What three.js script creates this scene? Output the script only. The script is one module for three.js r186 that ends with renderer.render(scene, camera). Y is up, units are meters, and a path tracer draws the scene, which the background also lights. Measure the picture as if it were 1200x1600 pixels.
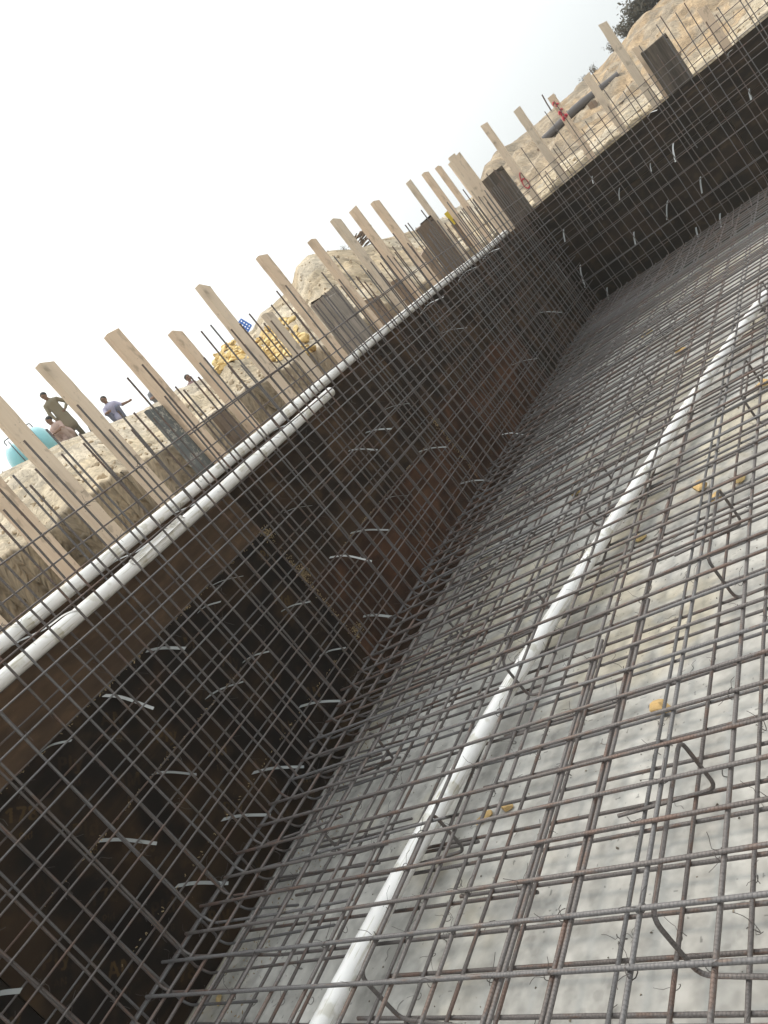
import * as THREE from 'three';
import { MarchingCubes } from 'three/addons/objects/MarchingCubes.js';
import { mergeGeometries } from 'three/addons/utils/BufferGeometryUtils.js';

// ------------------------------------------------------------------ camera, sky, sun, exposure
const scene = new THREE.Scene();
const camera = new THREE.PerspectiveCamera(66.6, 768 / 1024, 0.05, 900);
const EYE = 1.65;
{
  const D = Math.PI / 180, roll = -39.2 * D, pitch = 9.8 * D, yaw = -38.7 * D;
  const fw = new THREE.Vector3(Math.sin(yaw) * Math.cos(pitch), -Math.sin(pitch), -Math.cos(yaw) * Math.cos(pitch));
  const rt = new THREE.Vector3(Math.cos(yaw), 0, Math.sin(yaw));
  const up = new THREE.Vector3().crossVectors(rt, fw);
  const r2 = rt.clone().multiplyScalar(Math.cos(roll)).addScaledVector(up, Math.sin(roll));
  const u2 = rt.clone().multiplyScalar(-Math.sin(roll)).addScaledVector(up, Math.cos(roll));
  const m = new THREE.Matrix4().makeBasis(r2, u2, fw.clone().negate());
  camera.position.set(0, EYE, 0);
  camera.quaternion.setFromRotationMatrix(m);
}
const SUN = new THREE.Vector3(-0.60, 0.76, -0.24).normalize();
{
  const w = 512, h = 256, d = new Float32Array(w * h * 4), v = new THREE.Vector3();
  for (let j = 0; j < h; j++) for (let i = 0; i < w; i++) {
    const el = ((j + 0.5) / h - 0.5) * Math.PI, az = ((i + 0.5) / w - 0.5) * 2 * Math.PI;
    v.set(Math.cos(el) * Math.cos(az), Math.sin(el), Math.cos(el) * Math.sin(az));
    const a = Math.acos(Math.max(-1, Math.min(1, v.dot(SUN)))) * 57.3;
    const g = 1.0 * Math.exp(-a * a / 1900), b = 0.39 + 0.68 * Math.max(0, Math.sin(el));
    const o = (j * w + i) * 4;
    d[o] = b * 0.93 + g; d[o + 1] = b * 0.985 + g * 0.985; d[o + 2] = b + g * 0.93; d[o + 3] = 1;
  }
  const t = new THREE.DataTexture(d, w, h, THREE.RGBAFormat, THREE.FloatType);
  t.mapping = THREE.EquirectangularReflectionMapping; t.magFilter = t.minFilter = THREE.LinearFilter; t.needsUpdate = true;
  scene.background = t; scene.environment = t;
}
const sun = new THREE.DirectionalLight(0xfff1df, 1.1);
sun.position.copy(SUN).multiplyScalar(60); sun.castShadow = true; sun.shadow.radius = 26;
sun.shadow.mapSize.set(2048, 2048);
Object.assign(sun.shadow.camera, { left: -22, right: 22, top: 22, bottom: -22, near: 1, far: 140 });
scene.add(sun, sun.target);
scene.fog = new THREE.FogExp2(0xeef0ee, 0.0016);
const renderer = new THREE.WebGLRenderer({ antialias: true });
renderer.setSize(768, 1024);
renderer.toneMapping = THREE.LinearToneMapping;
renderer.toneMappingExposure = 1.68;
renderer.shadowMap.enabled = true;

// ------------------------------------------------------------------ helpers
function rng(seed) { let a = seed >>> 0; return () => { a |= 0; a = a + 0x6D2B79F5 | 0; let t = Math.imul(a ^ a >>> 15, 1 | a); t = t + Math.imul(t ^ t >>> 7, 61 | t) ^ t; return ((t ^ t >>> 14) >>> 0) / 4294967296; }; }
const R = rng(20240611);
const rr = (a, b) => a + (b - a) * R();
const clamp = (x, a = 0, b = 1) => Math.min(b, Math.max(a, x));
const lerp = (a, b, t) => a + (b - a) * t;
const sstep = (a, b, x) => { const t = clamp((x - a) / (b - a)); return t * t * (3 - 2 * t); };
function hash(i, j, s) { let h = Math.imul(i, 374761393) ^ Math.imul(j, 668265263) ^ Math.imul(s, 1274126177); h = Math.imul(h ^ h >>> 13, 1274126177); return ((h ^ h >>> 16) >>> 0) / 4294967296; }
function vn(x, y, s = 0, px = 0, py = 0) { // value noise, periodic when px / py are given
  const i = Math.floor(x), j = Math.floor(y); let fx = x - i, fy = y - j; fx = fx * fx * (3 - 2 * fx); fy = fy * fy * (3 - 2 * fy);
  let i1 = i + 1, j1 = j + 1, i0 = i, j0 = j; if (px) { i0 = ((i % px) + px) % px; i1 = i0 + 1 === px ? 0 : i0 + 1; } if (py) { j0 = ((j % py) + py) % py; j1 = j0 + 1 === py ? 0 : j0 + 1; }
  const a = hash(i0, j0, s), b = hash(i1, j0, s), c = hash(i0, j1, s), d = hash(i1, j1, s);
  return (a + (b - a) * fx) + ((c + (d - c) * fx) - (a + (b - a) * fx)) * fy;
}
function fbm(x, y, oct, s = 0, px = 0, py = 0) { let v = 0, a = 0.5, n = 0; for (let k = 0; k < oct; k++) { v += a * vn(x, y, s + k, px, py); n += a; a *= 0.5; x *= 2; y *= 2; px *= 2; py *= 2; } return v / n; }
const taken = {};
function numbered(n) { const k = taken[n] = (taken[n] ?? -1) + 1; return k ? n + '_' + String(k).padStart(3, '0') : n; }
function setShadow(o) { o.traverse(c => { if (c.isMesh) { c.castShadow = true; c.receiveShadow = true; } }); return o; }
function tag(o, label, category, group) { o.userData.label = label; o.userData.category = category; if (group) o.userData.group = group; return o; }
function thing(name, label, category, pos = [0, 0, 0], group) { const o = new THREE.Group(); o.name = numbered(name); o.position.set(...pos); scene.add(o); return tag(o, label, category, group); }
function mesh(name, g, m, parent) { const o = new THREE.Mesh(g, m); o.name = name; o.castShadow = o.receiveShadow = true; if (parent) parent.add(o); return o; }
function top(name, g, m, label, category, group) { const o = mesh(numbered(name), g, m, scene); return tag(o, label, category, group); }
function structure(name, g, m) { const o = mesh(numbered(name), g, m, scene); o.userData.kind = 'structure'; return o; }
const V = (x, y, z) => new THREE.Vector3(x, y, z);

// swept section along points: sec = [[a,b],...] closed polygon; uv in metres (u around, v along)
function sweep(pts, sec, scaleAt, upHint, cap = true) {
  const n = pts.length, m = sec.length, pos = [], uv = [], idx = [];
  const T = [], A = [], B = [];
  for (let i = 0; i < n; i++) T.push(V().subVectors(pts[Math.min(n - 1, i + 1)], pts[Math.max(0, i - 1)]).normalize());
  let up = upHint ? upHint.clone() : (Math.abs(T[0].y) < 0.9 ? V(0, 1, 0) : V(1, 0, 0));
  for (let i = 0; i < n; i++) { const a = V().crossVectors(up, T[i]).normalize(), b = V().crossVectors(T[i], a).normalize(); A.push(a); B.push(b); up = b; }
  const per = [0]; for (let k = 0; k < m; k++) { const p = sec[k], q = sec[(k + 1) % m]; per.push(per[k] + Math.hypot(q[0] - p[0], q[1] - p[1])); }
  let L = 0;
  for (let i = 0; i < n; i++) {
    if (i) L += pts[i].distanceTo(pts[i - 1]);
    const s = scaleAt ? scaleAt(i / (n - 1)) : 1;
    for (let k = 0; k <= m; k++) { const p = sec[k % m]; pos.push(pts[i].x + s * (A[i].x * p[0] + B[i].x * p[1]), pts[i].y + s * (A[i].y * p[0] + B[i].y * p[1]), pts[i].z + s * (A[i].z * p[0] + B[i].z * p[1])); uv.push(per[k], L); }
  }
  for (let i = 0; i < n - 1; i++) for (let k = 0; k < m; k++) { const a = i * (m + 1) + k, b = a + 1, c = a + m + 1, d = c + 1; idx.push(a, b, c, b, d, c); }
  if (cap) for (const e of [0, n - 1]) {
    const c0 = pos.length / 3; const s = scaleAt ? scaleAt(e / (n - 1)) : 1;
    for (let k = 0; k < m; k++) { const p = sec[k]; pos.push(pts[e].x + s * (A[e].x * p[0] + B[e].x * p[1]), pts[e].y + s * (A[e].y * p[0] + B[e].y * p[1]), pts[e].z + s * (A[e].z * p[0] + B[e].z * p[1])); uv.push(p[0], p[1]); }
    for (let k = 1; k < m - 1; k++) e ? idx.push(c0, c0 + k, c0 + k + 1) : idx.push(c0, c0 + k + 1, c0 + k);
  }
  const g = new THREE.BufferGeometry();
  g.setAttribute('position', new THREE.Float32BufferAttribute(pos, 3)); g.setAttribute('uv', new THREE.Float32BufferAttribute(uv, 2)); g.setIndex(idx);
  g.computeVertexNormals();
  return g;
}
const circ = (r, n) => Array.from({ length: n }, (_, k) => [r * Math.cos(2 * Math.PI * k / n), r * Math.sin(2 * Math.PI * k / n)]);
function tube(pts, r, n = 7) { return sweep(pts, circ(r, n)); }
function hollow(pts, r, wall, n = 20) { // pipe with a bore
  const o = sweep(pts, circ(r, n), null, null, false), i = sweep(pts.slice().reverse(), circ(r - wall, n), null, null, false);
  // bore faces inwards
  const ix = i.index.array; for (let k = 0; k < ix.length; k += 3) { const t = ix[k + 1]; ix[k + 1] = ix[k + 2]; ix[k + 2] = t; }
  i.computeVertexNormals();
  const rings = [];
  for (const [e, f] of [[0, 1], [pts.length - 1, pts.length - 2]]) { const d = V().subVectors(pts[e], pts[f]).normalize(); const rg = new THREE.RingGeometry(r - wall, r, n, 1); rg.applyQuaternion(new THREE.Quaternion().setFromUnitVectors(V(0, 0, 1), d)); rg.translate(pts[e].x, pts[e].y, pts[e].z); rings.push(rg); }
  return mergeGeometries([o, i, ...rings]);
}
function smooth(ctrl, step) { const c = new THREE.CatmullRomCurve3(ctrl, false, 'centripetal'); return c.getSpacedPoints(Math.max(2, Math.round(c.getLength() / step))); }
function boxG(x0, x1, y0, y1, z0, z1) { const g = new THREE.BoxGeometry(x1 - x0, y1 - y0, z1 - z0); g.translate((x0 + x1) / 2, (y0 + y1) / 2, (z0 + z1) / 2); return g; }
function dataTex(w, h, fn, srgb, rx = 1, ry = 1) {
  const d = new Uint8Array(w * h * 4), c = [0, 0, 0];
  for (let j = 0; j < h; j++) for (let i = 0; i < w; i++) { fn(i / w, j / h, c); const o = (j * w + i) * 4; d[o] = clamp(c[0]) * 255; d[o + 1] = clamp(c[1]) * 255; d[o + 2] = clamp(c[2]) * 255; d[o + 3] = 255; }
  const t = new THREE.DataTexture(d, w, h, THREE.RGBAFormat); t.wrapS = t.wrapT = THREE.RepeatWrapping; t.magFilter = THREE.LinearFilter; t.minFilter = THREE.LinearMipmapLinearFilter; t.generateMipmaps = true; t.repeat.set(rx, ry);
  if (srgb) t.colorSpace = THREE.SRGBColorSpace; t.needsUpdate = true; return t;
}
const s2 = v => v <= 0.0031308 ? 12.92 * v : 1.055 * Math.pow(v, 1 / 2.4) - 0.055; // linear -> sRGB for maps

// ------------------------------------------------------------------ materials
const M = {};
{ // blinding concrete: 6 m tile
  const col = dataTex(1792, 1792, (u, v, c) => {
    const big = fbm(u * 5, v * 5, 4, 11, 5, 5), mid = fbm(u * 22, v * 22, 4, 31, 22, 22), fine = fbm(u * 190, v * 190, 3, 51, 190, 190);
    const drag = fbm(u * 60, v * 9, 3, 71, 60, 9);
    const blot = fbm(u * 62, v * 62, 4, 61, 62, 62), pit = sstep(0.66, 0.74, fbm(u * 130, v * 130, 3, 66, 130, 130));
    let L = 0.44 + 0.18 * (big - 0.5) + 0.18 * (mid - 0.5) + 0.18 * (blot - 0.5) + 0.22 * (fine - 0.5) + 0.08 * (drag - 0.5) - 0.05 * pit;
    const mud = sstep(0.46, 0.64, fbm(u * 9 + 3, v * 9, 5, 91, 9, 9)) * (0.25 + 0.75 * sstep(0.42, 0.58, 0.5 * mid + 0.5 * blot));
    const speck = vn(u * 420, v * 420, 5, 420, 420) > 0.93 && mid > 0.48 ? 0.5 : 1;
    c[0] = s2(L * lerp(1.0, 0.92, mud) * speck); c[1] = s2(L * lerp(0.97, 0.84, mud) * speck); c[2] = s2(L * lerp(0.905, 0.68, mud) * speck);
  }, true);
  const bmp = dataTex(1024, 1024, (u, v, c) => { const a = 0.5 * fbm(u * 40, v * 40, 3, 13, 40, 40) + 0.5 * fbm(u * 230, v * 230, 2, 17, 230, 230); c[0] = c[1] = c[2] = a; });
  M.concrete = new THREE.MeshStandardMaterial({ map: col, bumpMap: bmp, bumpScale: 0.003, roughness: 0.9 });
}
// reinforcing steel: ribs run as a slanted thread; u around (metres), v along (metres)
{
  const P = 2 * Math.PI * 0.0068;
  const ribs = dataTex(64, 64, (u, v, c) => { const w = Math.abs(((v * 4 + u * 1.0) % 1) - 0.5) * 2; const rib = sstep(0.55, 0.9, w); const spine = Math.abs(u - 0.5) < 0.06 || u < 0.06 || u > 0.94 ? 0.8 : 0; c[0] = c[1] = c[2] = Math.max(rib, spine); }, false, 1 / P, 1 / 0.04);
  const mk = (base, rust, k, seed) => {
    const t = dataTex(128, 1024, (u, v, c) => {
      const n = fbm(u * 4, v * 40, 4, seed, 4, 40), f = fbm(u * 16, v * 300, 2, seed + 9, 16, 300), p = sstep(0.62 - k, 0.80 - k, n);
      for (let q = 0; q < 3; q++) c[q] = s2(lerp(base[q], rust[q], p) * (0.75 + 0.5 * f));
    }, true, 1 / P, 1 / 2.6);
    return new THREE.MeshStandardMaterial({ map: t, bumpMap: ribs, bumpScale: 0.0011, roughness: 0.55, metalness: 0.25 });
  };
  M.steel = [mk([0.130, 0.116, 0.111], [0.138, 0.098, 0.081], 0.06, 100), mk([0.112, 0.096, 0.090], [0.134, 0.088, 0.071], 0.18, 200), mk([0.145, 0.138, 0.138], [0.142, 0.109, 0.093], 0.0, 300)];
  M.wire = new THREE.MeshStandardMaterial({ color: new THREE.Color().setRGB(0.07, 0.06, 0.055), roughness: 0.6, metalness: 0.4 });
}
// film faced plywood; uv 0..1 over a panel of about 2.4 x 1.2 m
function plyMat(base, blotch, seed, opt = {}) {
  const t = dataTex(768, 384, (u, v, c) => {
    const n = 0.6 * fbm(u * 6, v * 3, 5, seed) + 0.4 * fbm(u * 15, v * 9, 4, seed + 60), m2 = fbm(u * 26, v * 13, 4, seed + 20), st = fbm(u * 5, v * 40, 4, seed + 33), fl = vn(u * 300, v * 150, seed + 7);
    const p = sstep(0.42, 0.66, n), q = sstep(0.55, 0.8, m2) * 0.6 + sstep(0.6, 0.8, st) * 0.35;
    for (let k = 0; k < 3; k++) c[k] = s2((lerp(base[k], blotch[k], p) * (0.7 + 0.6 * m2) + q * [0.026, 0.016, 0.007][k]) * (fl > 0.985 ? 3 : 1));
    if (opt.text) { const a = opt.text(u, v) * (0.35 + 0.9 * sstep(0.35, 0.7, m2)); c[0] = lerp(c[0], s2(0.07), a); c[1] = lerp(c[1], s2(0.042), a); c[2] = lerp(c[2], s2(0.017), a); }
  }, true);
  return new THREE.MeshPhysicalMaterial({ map: t, roughness: opt.rough ?? 0.7, specularIntensity: 0.45 });
}
let stamp;
{ // worn maker's stamp on the panel faces, set aslant
  const cv = document.createElement('canvas'); cv.width = 1024; cv.height = 512; const x = cv.getContext('2d');
  x.fillStyle = '#000'; x.fillRect(0, 0, 1024, 512); x.fillStyle = '#fff'; x.textAlign = 'center';
  const words = ['Ply', '178', 'Ply', 'AN', 'Pld', 'AM'];
  let k = 0; const r2 = rng(5);
  for (let j = 0; j < 5; j++) for (let i = 0; i < 9; i++) {
    x.save(); x.translate(60 + i * 115 + (j % 2) * 55, 60 + j * 102); x.rotate(0.72); x.font = 'bold 34px sans-serif'; x.globalAlpha = 0.25 + 0.75 * r2(); x.fillText(words[k++ % words.length], 0, 0);
    x.font = '17px sans-serif'; x.fillText(words[(k + 2) % words.length], 6, 30); x.restore();
  }
  const im = x.getImageData(0, 0, 1024, 512).data;
  stamp = (u, v) => im[(Math.min(511, Math.floor((1 - v) * 512)) * 1024 + Math.min(1023, Math.floor(u * 1024))) * 4] / 255;
}
M.plyBlack = plyMat([0.011, 0.008, 0.006], [0.034, 0.020, 0.011], 400, { text: stamp });
M.plyBlack2 = plyMat([0.012, 0.008, 0.006], [0.036, 0.021, 0.011], 430, { text: stamp });
M.plyBrown = plyMat([0.075, 0.048, 0.031], [0.105, 0.066, 0.040], 460, { rough: 0.75 });
M.plyRed = plyMat([0.044, 0.023, 0.014], [0.088, 0.042, 0.024], 490, { rough: 0.7 });
M.plyDark = plyMat([0.022, 0.014, 0.009], [0.060, 0.035, 0.020], 520, { rough: 0.7 });
M.plyBack = plyMat([0.020, 0.015, 0.010], [0.042, 0.028, 0.018], 550, { rough: 0.7 });
M.plyWeather = plyMat([0.075, 0.063, 0.052], [0.11, 0.092, 0.075], 565, { rough: 0.9 });
M.plyGrey = plyMat([0.24, 0.21, 0.18], [0.32, 0.275, 0.235], 580, { rough: 0.85 });
// sawn timber
function woodMat(a, b, seed) {
  const t = dataTex(256, 1024, (u, v, c) => {
    const w = fbm(u * 3 + 0.6 * fbm(v * 3, 4, 2, seed), v * 6, 4, seed + 3), g = fbm(u * 40, v * 5, 4, seed + 5), d = sstep(0.62, 0.8, fbm(u * 8, v * 26, 4, seed + 8)), sp = vn(u * 34, v * 130, seed + 11) > 0.955 ? 0.55 : 1;
    const kx = u - 0.5 - 0.2 * Math.sin(seed), ky = (v * 4) % 1 - 0.5, kn = Math.exp(-(kx * kx * 60 + ky * ky * 120));
    for (let q = 0; q < 3; q++) c[q] = s2(lerp(a[q], b[q], clamp(0.6 * w + 0.55 * g - 0.1)) * (1 - 0.3 * d) * sp * (1 - 0.22 * kn));
  }, true, 1 / 0.3, 1 / 1.9);
  const bm = dataTex(128, 512, (u, v, c) => { c[0] = c[1] = c[2] = fbm(u * 30, v * 6, 4, seed + 40); }, false, 1 / 0.3, 1 / 1.9);
  return new THREE.MeshStandardMaterial({ map: t, bumpMap: bm, bumpScale: 0.0025, roughness: 0.85 });
}
M.wood = [woodMat([0.56, 0.44, 0.325], [0.71, 0.59, 0.46], 600), woodMat([0.50, 0.405, 0.305], [0.66, 0.56, 0.445], 620), woodMat([0.59, 0.44, 0.315], [0.70, 0.56, 0.42], 640)];
M.woodDark = woodMat([0.12, 0.085, 0.06], [0.2, 0.15, 0.11], 660);
M.woodBrown = woodMat([0.20, 0.14, 0.095], [0.29, 0.21, 0.15], 680);
{ // cement splattered board
  const t = dataTex(256, 512, (u, v, c) => {
    const r = 1 - Math.abs(fbm(u * 12, v * 26, 4, 702) - 0.5) * 6, w = sstep(0.55, 0.95, r) * sstep(0.4, 0.6, fbm(u * 4, v * 9, 3, 709)), b = 0.10 + 0.09 * fbm(u * 9, v * 18, 4, 705);
    c[0] = s2(lerp(b * 0.95, 0.36, w)); c[1] = s2(lerp(b, 0.34, w)); c[2] = s2(lerp(b * 0.97, 0.30, w));
  }, true, 1 / 0.3, 1 / 0.8);
  M.splatter = new THREE.MeshStandardMaterial({ map: t, roughness: 0.9 });
}
{ // white plastic pipe with scuffs
  const t = dataTex(256, 1024, (u, v, c) => { const n = fbm(u * 5, v * 30, 4, 720, 5, 30), f = fbm(u * 30, v * 16, 3, 725, 30, 16); const d = sstep(0.56, 0.76, n) * 0.26 + sstep(0.64, 0.78, f) * 0.24; c[0] = s2(0.84 * (1 - d)); c[1] = s2(0.83 * (1 - d * 1.08)); c[2] = s2(0.81 * (1 - d * 1.3)); }, true, 1 / 0.22, 1 / 1.7);
  M.pvc = new THREE.MeshPhysicalMaterial({ map: t, roughness: 0.42, clearcoat: 0.15, clearcoatRoughness: 0.4 });
}
M.strap = new THREE.MeshStandardMaterial({ color: new THREE.Color().setRGB(0.52, 0.53, 0.53), roughness: 0.45, metalness: 0.15 });
M.strapDull = new THREE.MeshStandardMaterial({ color: new THREE.Color().setRGB(0.30, 0.31, 0.305), roughness: 0.6 });
{ // sand: 3 m tile of grain and lumps
  const t = dataTex(1024, 1024, (u, v, c) => { const a = fbm(u * 14, v * 14, 5, 740, 14, 14), b = fbm(u * 170, v * 170, 2, 750, 170, 170), st = vn(u * 130, v * 130, 760, 130, 130) > 0.93 ? 0.8 : 1; const k = (0.62 + 0.52 * a + 0.28 * (b - 0.5)) * st; c[0] = k * 0.93; c[1] = k * 0.925; c[2] = k * 0.915; }, true, 1 / 3, 1 / 3);
  const b = dataTex(1024, 1024, (u, v, c) => { const a = fbm(u * 24, v * 24, 5, 770, 24, 24), s = vn(u * 90, v * 90, 780, 90, 90); c[0] = c[1] = c[2] = 0.7 * a + 0.3 * sstep(0.6, 0.95, s); }, false, 1 / 3, 1 / 3);
  M.sand = new THREE.MeshStandardMaterial({ map: t, bumpMap: b, bumpScale: 0.04, roughness: 0.97, vertexColors: true });
}
{
  const t = dataTex(256, 256, (u, v, c) => { const n = fbm(u * 6, v * 6, 5, 790, 6, 6), f = fbm(u * 40, v * 40, 3, 795, 40, 40); const k = 0.7 + 0.45 * n + 0.2 * (f - 0.5); c[0] = s2(0.74 * k); c[1] = s2(0.56 * k); c[2] = s2(0.27 * k); }, true);
  M.stone = [t, t, t].map((m, i) => new THREE.MeshStandardMaterial({ map: m, roughness: 0.95, color: new THREE.Color().setRGB(...[[1, 1, 1], [0.86, 0.84, 0.82], [1, 0.97, 0.9]][i]) }));
  M.stoneFloor = new THREE.MeshStandardMaterial({ map: t, roughness: 0.95, color: new THREE.Color().setRGB(0.74, 0.66, 0.6) });
}
const flat = (r, g, b, rough = 0.8, extra = {}) => new THREE.MeshStandardMaterial({ color: new THREE.Color().setRGB(r, g, b), roughness: rough, ...extra });

// ------------------------------------------------------------------ the pit and the ground
const XW = -3.40, ZB = -10.25, XR = 6, ZF = 4; // plywood faces, far edges of the slab
{
  const g = new THREE.BoxGeometry(XR - XW + 0.2, 0.1, ZF - ZB + 0.2, 1, 1, 1); g.translate((XR + XW - 0.2 + 0.2) / 2 - 0.0, -0.05, (ZF + ZB) / 2);
  const p = g.attributes.position, uv = g.attributes.uv; for (let i = 0; i < p.count; i++) uv.setXY(i, p.getX(i) / 6, p.getZ(i) / 6);
  structure('concrete_floor', g, M.concrete);
}
// terrain: profile per azimuth (degrees, 0 = down the pit, negative = towards the long wall): crest slope seen from the pit, crest distance
const CREST = [[-180, 0.10, 26], [-120, 0.14, 26], [-75, 0.165, 25], [-57, 0.158, 24.5], [-54.6, 0.149, 24.5], [-52.8, 0.144, 25], [-50.6, 0.132, 25], [-48.4, 0.122, 25.5], [-46.9, 0.114, 26], [-44.6, 0.110, 26], [-43.5, 0.105, 25], [-42.1, 0.098, 22], [-40.9, 0.113, 16.2], [-39.2, 0.115, 16], [-37.8, 0.110, 16.2], [-36.6, 0.119, 16], [-34.6, 0.119, 15.2], [-33.5, 0.123, 14.6], [-32.6, 0.136, 14], [-31.4, 0.137, 14], [-29.8, 0.122, 14], [-28.4, 0.103, 14.2], [-26.6, 0.093, 14.6], [-24.9, 0.080, 15], [-23.2, 0.068, 16], [-20, 0.062, 20], [-18.4, 0.081, 26], [-14, 0.078, 28], [-9.7, 0.079, 28], [-6.6, 0.085, 28], [-4.8, 0.090, 28], [0, 0.098, 28], [40, 0.09, 28], [180, 0.10, 26]];
function crest(az) { let i = 0; while (i < CREST.length - 2 && az > CREST[i + 1][0]) i++; const a = CREST[i], b = CREST[i + 1], t = clamp((az - a[0]) / (b[0] - a[0])); return [lerp(a[1], b[1], t), lerp(a[2], b[2], t)]; }
function edgeR(az, D) { // distance to the slab outline pushed out by D
  const s = Math.sin(az * Math.PI / 180), c = Math.cos(az * Math.PI / 180);
  const a = s < 0 ? (-XW + 0.05 + D) / Math.max(1e-6, -s) : (XR + D) / Math.max(1e-6, s), b = c > 0 ? (-ZB + 0.05 + D) / Math.max(1e-6, c) : (ZF + D) / Math.max(1e-6, -c);
  return Math.min(a, b);
}
const isWalled = az => az > -132 && az < 30;
function cutD(az) { return 0.75 + 0.42 * (fbm(az * 0.22, 3, 3, 801) - 0.5) + 0.16 * (fbm(az * 1.7, 5, 3, 803) - 0.5) + (az > -20 ? 0.3 : 0); }
function ledgeH(az) { const l = az > -22 ? 1.80 : az > -38 ? lerp(2.0, 1.86, (az + 38) / 16) : 2.03; return l + 0.16 * (fbm(az * 0.28, 7, 4, 805) - 0.5) + 0.05 * (fbm(az * 2.2, 9, 3, 807) - 0.5); }
function terrainY(x, z) {
  const az = Math.atan2(x, -z) * 180 / Math.PI, r = Math.hypot(x, z), dc = cutD(az), r0 = edgeR(az, 0), r1 = edgeR(az, dc), r2 = edgeR(az, dc + 0.12), [tc, rc] = crest(az), hc = EYE + tc * rc;
  if (!isWalled(az)) { const t = clamp((r - r0) / (rc - r0)); return lerp(-0.03, hc, Math.pow(t, 0.6)) + 0.1 * (fbm(x * 0.8, z * 0.8, 4, 810) - 0.5) * t; }
  if (r < r1) return 1.05 + 0.12 * fbm(x * 3, z * 3, 3, 812);
  const L = ledgeH(az);
  if (r < r2) return lerp(1.12, L, sstep(0, 1, (r - r1) / (r2 - r1)));
  const t = (r - r2) / (rc - r2), amp = clamp((r - r2) / 2) ;
  const lump = (fbm(x * 1.1, z * 1.1, 5, 815) - 0.5) * 0.34 + (fbm(x * 6, z * 6, 4, 818) - 0.5) * 0.10 - 0.05 * sstep(0.55, 0.75, fbm(x * 3.2, z * 3.2, 4, 822));
  const w = sstep(-20, -17.5, az), prof = lerp(Math.pow(Math.max(0, t), 0.95), t < 0.27 ? 0.37 * t : t < 0.63 ? 0.1 + 0.6 * (t - 0.27) / 0.36 : 0.7 + 0.3 * (t - 0.63) / 0.37, w);
  const gully = w * sstep(0.2, 0.35, t) * (1 - sstep(0.9, 1, t)) * 0.5 * (Math.abs(fbm(x * 0.7 + 9, z * 0.35, 4, 860) - 0.5) * 2 - 0.35);
  if (t < 1) return gully + lerp(L, hc, prof) + lump * amp * (1 - 0.75 * sstep(0.6, 1, t));
  return hc - 0.25 * sstep(1, 1.4, t) + (fbm(x * 0.3, z * 0.3, 4, 820) - 0.5) * 0.3 * sstep(1, 1.5, t) + lump * 0.25;
}
{
  const azs = []; for (let a = -180; a < -64; a += 2) azs.push(a); for (let a = -64; a < 2; a += 0.16) azs.push(a); for (let a = 2; a <= 180.01; a += 2) azs.push(Math.min(180, a));
  const pos = [], col = [], uv = [], idx = [], NR = 150;
  const pale = [0.58, 0.50, 0.385], warm = [0.53, 0.435, 0.30], damp = [0.36, 0.285, 0.195], orange = [0.46, 0.335, 0.205], earth = [0.40, 0.325, 0.235];
  for (const az of azs) {
    const dc = cutD(az), r0 = edgeR(az, -0.02), r1 = edgeR(az, dc), r2 = edgeR(az, dc + 0.12), [, rc] = crest(az), s = Math.sin(az * Math.PI / 180), c = Math.cos(az * Math.PI / 180);
    for (let k = 0; k < NR; k++) {
      let r;
      if (k < 6) r = lerp(r0, r1, k / 5); else if (k < 18) r = lerp(r1, r2, (k - 5) / 12); else if (k < 128) r = lerp(r2, rc, (k - 17) / 110); else r = rc * Math.pow(420 / rc, (k - 127) / (NR - 128));
      const x = r * s, z = -r * c; let y = terrainY(x, z);
      pos.push(x, y, z);
      uv.push(x + 0.8 * y, z + 0.6 * y);
      const n1 = fbm(x * 0.7, z * 0.7 + y, 4, 830), n2 = fbm(x * 2.6, (z + y) * 2.6, 3, 835);
      let a = pale.map((p, q) => lerp(p, warm[q], sstep(0.4, 0.65, n1)));
      if (isWalled(az) && k < 18 && az < -20) a = a.map((p, q) => lerp(p, damp[q], 0.55 + 0.45 * n2)); // freshly cut damp soil
      const hill = az > -19.5 ? sstep(0.22, 0.36, clamp((r - r2) / (rc - r2)) + 0.2 * (n1 - 0.5)) : 0; // bare earth of the far cut
      a = a.map((p, q) => lerp(p, lerp(earth[q], orange[q], sstep(0.42, 0.58, n2) * (az > -13 ? 1 : 0.35)), hill));
      const patch = az > -36 && az < -20 ? sstep(0.5, 0.62, n1) * 0.5 : 0; a = a.map((p, q) => lerp(p, orange[q], patch * 0.6));
      col.push(...a);
    }
  }
  for (let i = 0; i < azs.length - 1; i++) for (let k = 0; k < NR - 1; k++) { const a = i * NR + k, b = a + 1, c = a + NR, d = c + 1; idx.push(a, b, c, b, d, c); }
  const g = new THREE.BufferGeometry(); g.setAttribute('position', new THREE.Float32BufferAttribute(pos, 3)); g.setAttribute('uv', new THREE.Float32BufferAttribute(uv, 2)); g.setAttribute('color', new THREE.Float32BufferAttribute(col, 3)); g.setIndex(idx); g.computeVertexNormals();
  if (g.attributes.normal.getY(5000) < 0) { const ix = g.index.array; for (let k = 0; k < ix.length; k += 3) { const t = ix[k + 1]; ix[k + 1] = ix[k + 2]; ix[k + 2] = t; } g.computeVertexNormals(); }
  structure('sand_ground', g, M.sand);
}
const polar = (az, r, dy = 0) => { const x = r * Math.sin(az * Math.PI / 180), z = -r * Math.cos(az * Math.PI / 180); return [x, terrainY(x, z) + dy, z]; };

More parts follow.
